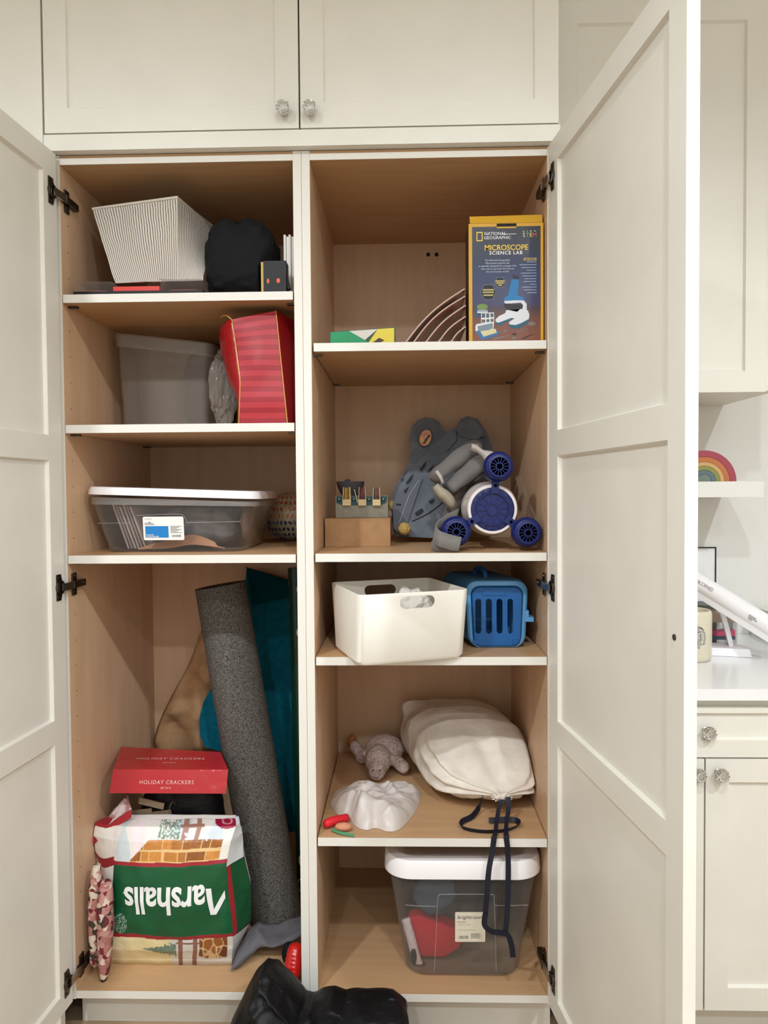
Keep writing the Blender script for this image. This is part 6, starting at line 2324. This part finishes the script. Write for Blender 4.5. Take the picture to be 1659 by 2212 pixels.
# inside the bin
t = thing('santa_hat', 'red felt hat with white band inside the deep clear bin', 'hat', (0.06, 0.12, LBR + 0.01))
yh = 0.122
hp = [P(876, 1984, yh), P(908, 2108, yh), P(930, 2112, yh), P(960, 2085, yh), P(990, 2052, yh), P(1002, 2030, yh), P(985, 2012, yh), P(940, 1988, yh), P(905, 1980, yh)]
for p in hp:
    p.z = max(p.z, LBR + 0.012)
bm = mb(); prism(bm, hp, V((0.01, 0.045, 0))); bmesh.ops.subdivide_edges(bm, edges=bm.edges[:], cuts=3, use_grid_fill=True); bevel(bm, 0.008, 2, 60)
obj('cone', bm, mat('red_felt', (196, 22, 44), 0.85), t, smooth=True, auto=60)
bm = mb()
tube(bm, smooth_path([P(876, 1984, yh - 0.010), P(886, 2020, yh - 0.014), P(898, 2065, yh - 0.016), P(910, 2102, yh - 0.016)], 4), 0.0075, 10, flat=1.6)
for v in bm.verts:
    v.co.z = max(v.co.z, LBR + 0.009)
obj('band', bm, mat('white_fleece', (226, 206, 206), 0.95, bump=0.5, bscale=120), t, smooth=True, label='white fleece band')
bm = mb(); blob(bm, V((0.145, 0.295, LBR + 0.190)), (0.125, 0.13, 0.078), wrinkle(5, 0.08, 2, 0.05), 44, 30, e=0.6)
clampz(bm, LBR + 0.112, LBR + zl - 0.004)
tag(obj('dark_clothes', bm, mat('charcoal_cloth', (24, 24, 28), 0.85, col2=(38, 39, 45), nscale=12), smooth=True), 'charcoal clothes heaped high in the deep clear bin', 'clothes')
bm = mb(); blob(bm, V((0.150, 0.30, LBR + 0.058)), (0.105, 0.125, 0.050), wrinkle(9, 0.12, 2, 0.06), 36, 22, e=0.75)
tag(obj('grey_clothes', bm, mat('grey_brown_cloth', (96, 90, 86), 0.85), smooth=True), 'grey cloth at the bottom of the deep clear bin', 'clothes')
bm = mb(); c = P(918, 1940, 0.10)
blob(bm, V((0.075, 0.110, LBR + 0.195)), (0.055, 0.032, 0.055), wrinkle(14, 0.16, 2, 0.08), 30, 20)
tag(obj('blue_grey_cloth', bm, mat('blue_grey_cloth', (64, 76, 92), 0.85), smooth=True), 'blue-grey cloth at upper left inside the deep clear bin', 'clothes')
bm = mb(); c = P(890, 2088, 0.09); blob(bm, V((0.0185, 0.101, LBR + 0.030)), (0.0085, 0.012, 0.021), None, 20, 14)
tag(obj('black_ball', bm, BLACKPL, smooth=True), 'small black rounded piece at lower left in the deep clear bin', 'ball')
# ================================================================== worktop corner at right
ZS = 1.3795
# --- wooden rainbow
yr = 0.405
c = P(1521, 1037, yr); c.z = ZS + 0.0003
Ro = P(1591, 1030, yr).x - c.x
t = thing('wooden_rainbow', 'nested wooden rainbow toy on the floating shelf', 'toy', (c.x, yr + 0.02, ZS))
cols = [('rose_red', (160, 70, 84), 1.00, 0.80), ('orange', (186, 112, 66), 0.79, 0.635), ('straw_yellow', (200, 160, 104), 0.625, 0.505), ('olive_green', (136, 140, 74), 0.495, 0.375), ('grey_teal', (94, 112, 118), 0.365, 0.235)]
for nm, col, ro, ri in cols:
    bm = mb()
    n = 28
    poly = [c + V((Ro * ro * math.cos(math.pi * k / n), 0, Ro * ro * 0.97 * math.sin(math.pi * k / n))) for k in range(n + 1)] + [c + V((Ro * ri * math.cos(math.pi * k / n), 0, Ro * ri * 0.97 * math.sin(math.pi * k / n))) for k in range(n, -1, -1)]
    prism(bm, poly, V((0, 0.045, 0)))
    bevel(bm, 0.0012, 2, 50)
    obj('arch', bm, mat(nm + '_wood', col, 0.6), t, smooth=True, auto=40, label=nm.replace('_', ' ') + ' arch')
bm = mb(); n = 20
prism(bm, [c + V((Ro * 0.225 * math.cos(math.pi * k / n), 0, Ro * 0.22 * math.sin(math.pi * k / n))) for k in range(n + 1)], V((0, 0.045, 0))); bevel(bm, 0.0012, 2, 50)
obj('core', bm, mat('grey_green_wood', (112, 124, 114), 0.6), t, smooth=True, auto=40, label='grey green core block')

ZC = 0.891
# --- framed landscape print against the wall
yp = 0.585
p1, p0 = P(1546, 1182, yp), P(1440, 1300, yp)
t = thing('framed_print', 'grey landscape print in a thin black frame against the wall', 'picture', ((p0.x + p1.x) / 2, yp, ZC))
z0_ = ZC + 0.001
bm = mb(); box(bm, p0.x, p1.x, yp, yp + 0.012, z0_, p1.z); obj('sheet', bm, WHITEP, t)
bm = mb()
fw_ = 0.0028
box(bm, p0.x - 0.001, p1.x + 0.001, yp - 0.003, yp, p1.z - fw_, p1.z + 0.001); box(bm, p0.x - 0.001, p1.x + 0.001, yp - 0.003, yp, z0_, z0_ + fw_)
box(bm, p0.x - 0.001, p0.x + fw_, yp - 0.003, yp, z0_ + fw_, p1.z - fw_); box(bm, p1.x - fw_, p1.x + 0.001, yp - 0.003, yp, z0_ + fw_, p1.z - fw_)
obj('frame', bm, BLACKPL, t, kind='stuff')


def landc(u, v):
    g = 0.5 + 0.5 * noise.fractal(V((u * 5, v * 7, 2)), 0.8, 2.0, 4)
    h = 0.62 + 0.12 * noise.noise(V((u * 4, 1, 3)))
    if v > h:
        s = 226 + 10 * g
    elif v > h - 0.02:
        s = 150
    else:
        s = 150 - 120 * max(0.0, 0.55 - v) + 90 * (g - 0.5)
    return (int(min(240, s)), int(min(240, s)), int(min(240, s - 2)))


bm = mb()
psurf(bm, lambda u, v: V((p0.x + fw_ + (p1.x - p0.x - 2 * fw_) * u, yp - 0.0008, z0_ + fw_ + (p1.z - z0_ - 2 * fw_) * v)), landc, 50, 60)
obj('print', bm, vcmat('landscape_print', 0.6), t, flip=False)

# --- candle jar
c = P(1494, 1420, 0.27)
c.z = ZC
rj = P(1535, 1400, 0.27).x - c.x
hj = P(1510, 1316, 0.27).z - ZC
t = thing('candle_jar', 'cream glass candle jar on the worktop beside the open door', 'candle', c)
bm = mb()
lathe(bm, [(0.0, 0.0008), (rj * 0.86, 0.0008), (rj * 0.97, 0.006), (rj, 0.016), (rj, hj - 0.012), (rj * 0.96, hj - 0.003), (rj * 0.9, hj), (rj * 0.84, hj - 0.002), (rj * 0.84, hj - 0.012), (0, hj - 0.012)], c, n=40)
obj('jar', bm, mat('cream_glass', (210, 202, 178), 0.12, coat=0.6), t, smooth=True, auto=50)
# --- white tube on a curved stand
WG = mat('white_gloss', (238, 236, 238), 0.3)
a0, a1 = P(1478, 1240, 0.38), P(1690, 1371, 0.20)
t = thing('tube_device', 'white tube with dark lettering resting aslant on a curved white stand', 'device', (0.94, 0.34, ZC))
axd = (a1 - a0); ln = axd.length; u = axd.normalized()
rt = 0.0265
bm = mb()
lathe(bm, [(0.0, 0.0), (rt * 0.7, 0.0), (rt, 0.006), (rt, ln * 0.97), (rt * 1.06, ln * 0.97), (rt * 1.06, ln), (rt * 0.9, ln), (0, ln - 0.002)], a0, u, n=32)
obj('tube', bm, WG, t, smooth=True, auto=40)
# half shell under the tube, ending in the curved stand
bm = mb()
dn = (V((0, 0, -1)) - u * u.dot(V((0, 0, -1)))).normalized(); sd_ = u.cross(dn)
obox(bm, a0, u, dn, sd_, ln * 0.16, ln * 0.97, rt * 0.35, rt * 1.22, -rt * 0.8, rt * 0.8)
bevel(bm, 0.006, 3)
obj('cradle', bm, WG, t, smooth=True, auto=40)
foot = P(1578, 1392, 0.35); foot.z = ZC
st = [lerp(a0, a1, 0.30) + dn * rt, P(1556, 1318, 0.335), P(1566, 1345, 0.34), P(1573, 1372, 0.345), V((foot.x, 0.35, ZC + 0.022))]
bm = mb()
pp = smooth_path(st, 6)
ribbon(bm, pp, [V((0.006, 0.020, 0.0))] * len(pp), 0.006)
bevel(bm, 0.002, 1)
obj('stand', bm, WG, t, smooth=True, auto=40)
bm = mb()
hexa(bm, [V((foot.x - 0.075, 0.31, ZC + 0.0008)), V((foot.x + 0.03, 0.285, ZC + 0.0008)), V((foot.x + 0.05, 0.37, ZC + 0.0008)), V((foot.x - 0.07, 0.39, ZC + 0.0008))],
     [V((foot.x - 0.07, 0.315, ZC + 0.022)), V((foot.x + 0.026, 0.290, ZC + 0.022)), V((foot.x + 0.045, 0.366, ZC + 0.022)), V((foot.x - 0.065, 0.386, ZC + 0.022))])
bevel(bm, 0.003, 2)
obj('foot', bm, WG, t, smooth=True, auto=40)
sn = V((0, -1, 0)); sn = (sn - u * u.dot(sn)).normalized(); tup = sn.cross(u)
if tup.z < 0:
    tup = -tup


def ontube(x, y, f0):
    a = y / rt
    return a0 + u * (ln * f0 + x) + (sn * math.cos(a) + tup * math.sin(a)) * (rt + 0.0006)


INKR = mat('brown_red_ink', (104, 66, 66), 0.6)
text('ONES&CORNED', V(), EX, EZ, 0.02, INKR, t, align='LEFT', warp=lambda x, y: ontube(x * 0.072, y * 0.0135 - 0.001, 0.085))
bm = mb()
for r_, n_ in ((0, 6), (1, 7), (2, 3)):
    for k in range(n_):
        xa, ya = 0.0036 * k + 0.002 * r_, -0.005 - 0.0045 * r_
        bm.faces.new([bm.verts.new(ontube(a, b, 0.70)) for a, b in ((xa, ya - 0.0014), (xa + 0.0028, ya - 0.0014), (xa + 0.0028, ya + 0.0014), (xa, ya + 0.0014))])
obj('small_print', bm, GREYINK, t, flip=False, kind='stuff')
for f_ in (0.47, 0.77):
    q = lerp(a0, a1, f_) + dn * rt * 0.55 + sn * (rt * 0.82)
    bm = mb(); obox(bm, q, u, dn, sn, -0.008, 0.008, -0.008, 0.008, 0, 0.003); bevel(bm, 0.0015, 2); obj('clasp', bm, WG, t, smooth=True, auto=40)

# --- small things behind the jar and the tube
bx0, bx1 = P(1533, 1390, 0.40).x, P(1594, 1390, 0.40).x
t = thing('drawer_tray', 'clear two-tier tray with a brown band and pink papers in it', 'tray', ((bx0 + bx1) / 2, 0.48, ZC))
zt1 = P(1560, 1322, 0.40).z
bm = mb(); loft(bm, V(((bx0 + bx1) / 2, 0.425, ZC + 0.0008)), EX, EY, [(0, bx1 - bx0, 0.052, 0.006), (zt1 - ZC - 0.03, bx1 - bx0, 0.052, 0.006), (zt1 - ZC - 0.03, bx1 - bx0 - 0.006, 0.046, 0.004), (0.003, bx1 - bx0 - 0.006, 0.046, 0.004)], n=3); obj('tray', bm, CLEARPL, t)
bm = mb(); box(bm, bx0 - 0.001, bx1 + 0.001, 0.398, 0.452, zt1 - 0.030, zt1 - 0.002); bevel(bm, 0.003, 2); obj('brown_band', bm, mat('mocha_plastic', (146, 122, 104), 0.3, coat=0.3), t)
bm = mb(); box(bm, bx0 + 0.006, bx1 - 0.006, 0.404, 0.446, ZC + 0.026, ZC + 0.036); bevel(bm, 0.002, 1); obj('teal_papers', bm, mat('teal_paper', (52, 84, 100), 0.6), t)
bm = mb(); hexa(bm, [V((bx0 + 0.02, 0.405, ZC + 0.0365)), V((bx1 - 0.006, 0.405, ZC + 0.0365)), V((bx1 - 0.006, 0.445, ZC + 0.0365)), V((bx0 + 0.02, 0.445, ZC + 0.0365))], [V((bx0 + 0.026, 0.406, ZC + 0.046)), V((bx1 - 0.006, 0.406, ZC + 0.054)), V((bx1 - 0.006, 0.445, ZC + 0.054)), V((bx0 + 0.026, 0.445, ZC + 0.046))]); obj('pink_papers', bm, mat('hot_pink_paper', (232, 70, 124), 0.6), t)
q0, q1 = P(1490, 1318, 0.46), P(1547, 1306, 0.46)
bm = mb(); q0, q1 = P(1490, 1318, 0.47), P(1547, 1306, 0.47); box(bm, q0.x, q1.x - 0.004, 0.455, 0.54, ZC + 0.0008, q1.z); bevel(bm, 0.003, 2)
t = tag(obj('dark_case', bm, mat('grey_green_case', (84, 88, 80), 0.45)), 'dark grey case behind the cream candle jar', 'case')
t = None
c = P(1538, 1300, 0.55)
bm = mb(); lathe(bm, [(0.0, 0.0), (0.050, 0.0), (0.052, 0.004), (0.052, 0.008), (0.0, 0.012)], V((c.x - 0.006, 0.572, P(1538, 1300, 0.572).z - 0.006)), V((0, -1, 0.12)), n=32)
plz = min(v.co.z for v in bm.verts)
for v in bm.verts:
    v.co.z = v.co.z
bm2 = bm
box(bm2, c.x - 0.03, c.x + 0.018, 0.558, 0.576, ZC + 0.0008, plz + 0.012)
tag(obj('round_lamp', bm2, mat('pale_blue_grey', (216, 222, 226), 0.4), smooth=True, auto=40), 'pale round disc on a block against the wall behind the tube', 'disc')
q = P(1583, 1325, 0.50)
bm = mb(); box(bm, q.x + 0.006, q.x + 0.022, 0.548, 0.573, ZC + 0.0008, P(1583, 1318, 0.55).z); bevel(bm, 0.002, 1)
tag(obj('grey_block', bm, mat('slate_block', (126, 138, 136), 0.5)), 'narrow grey-green block behind the stand of the white tube', 'block')
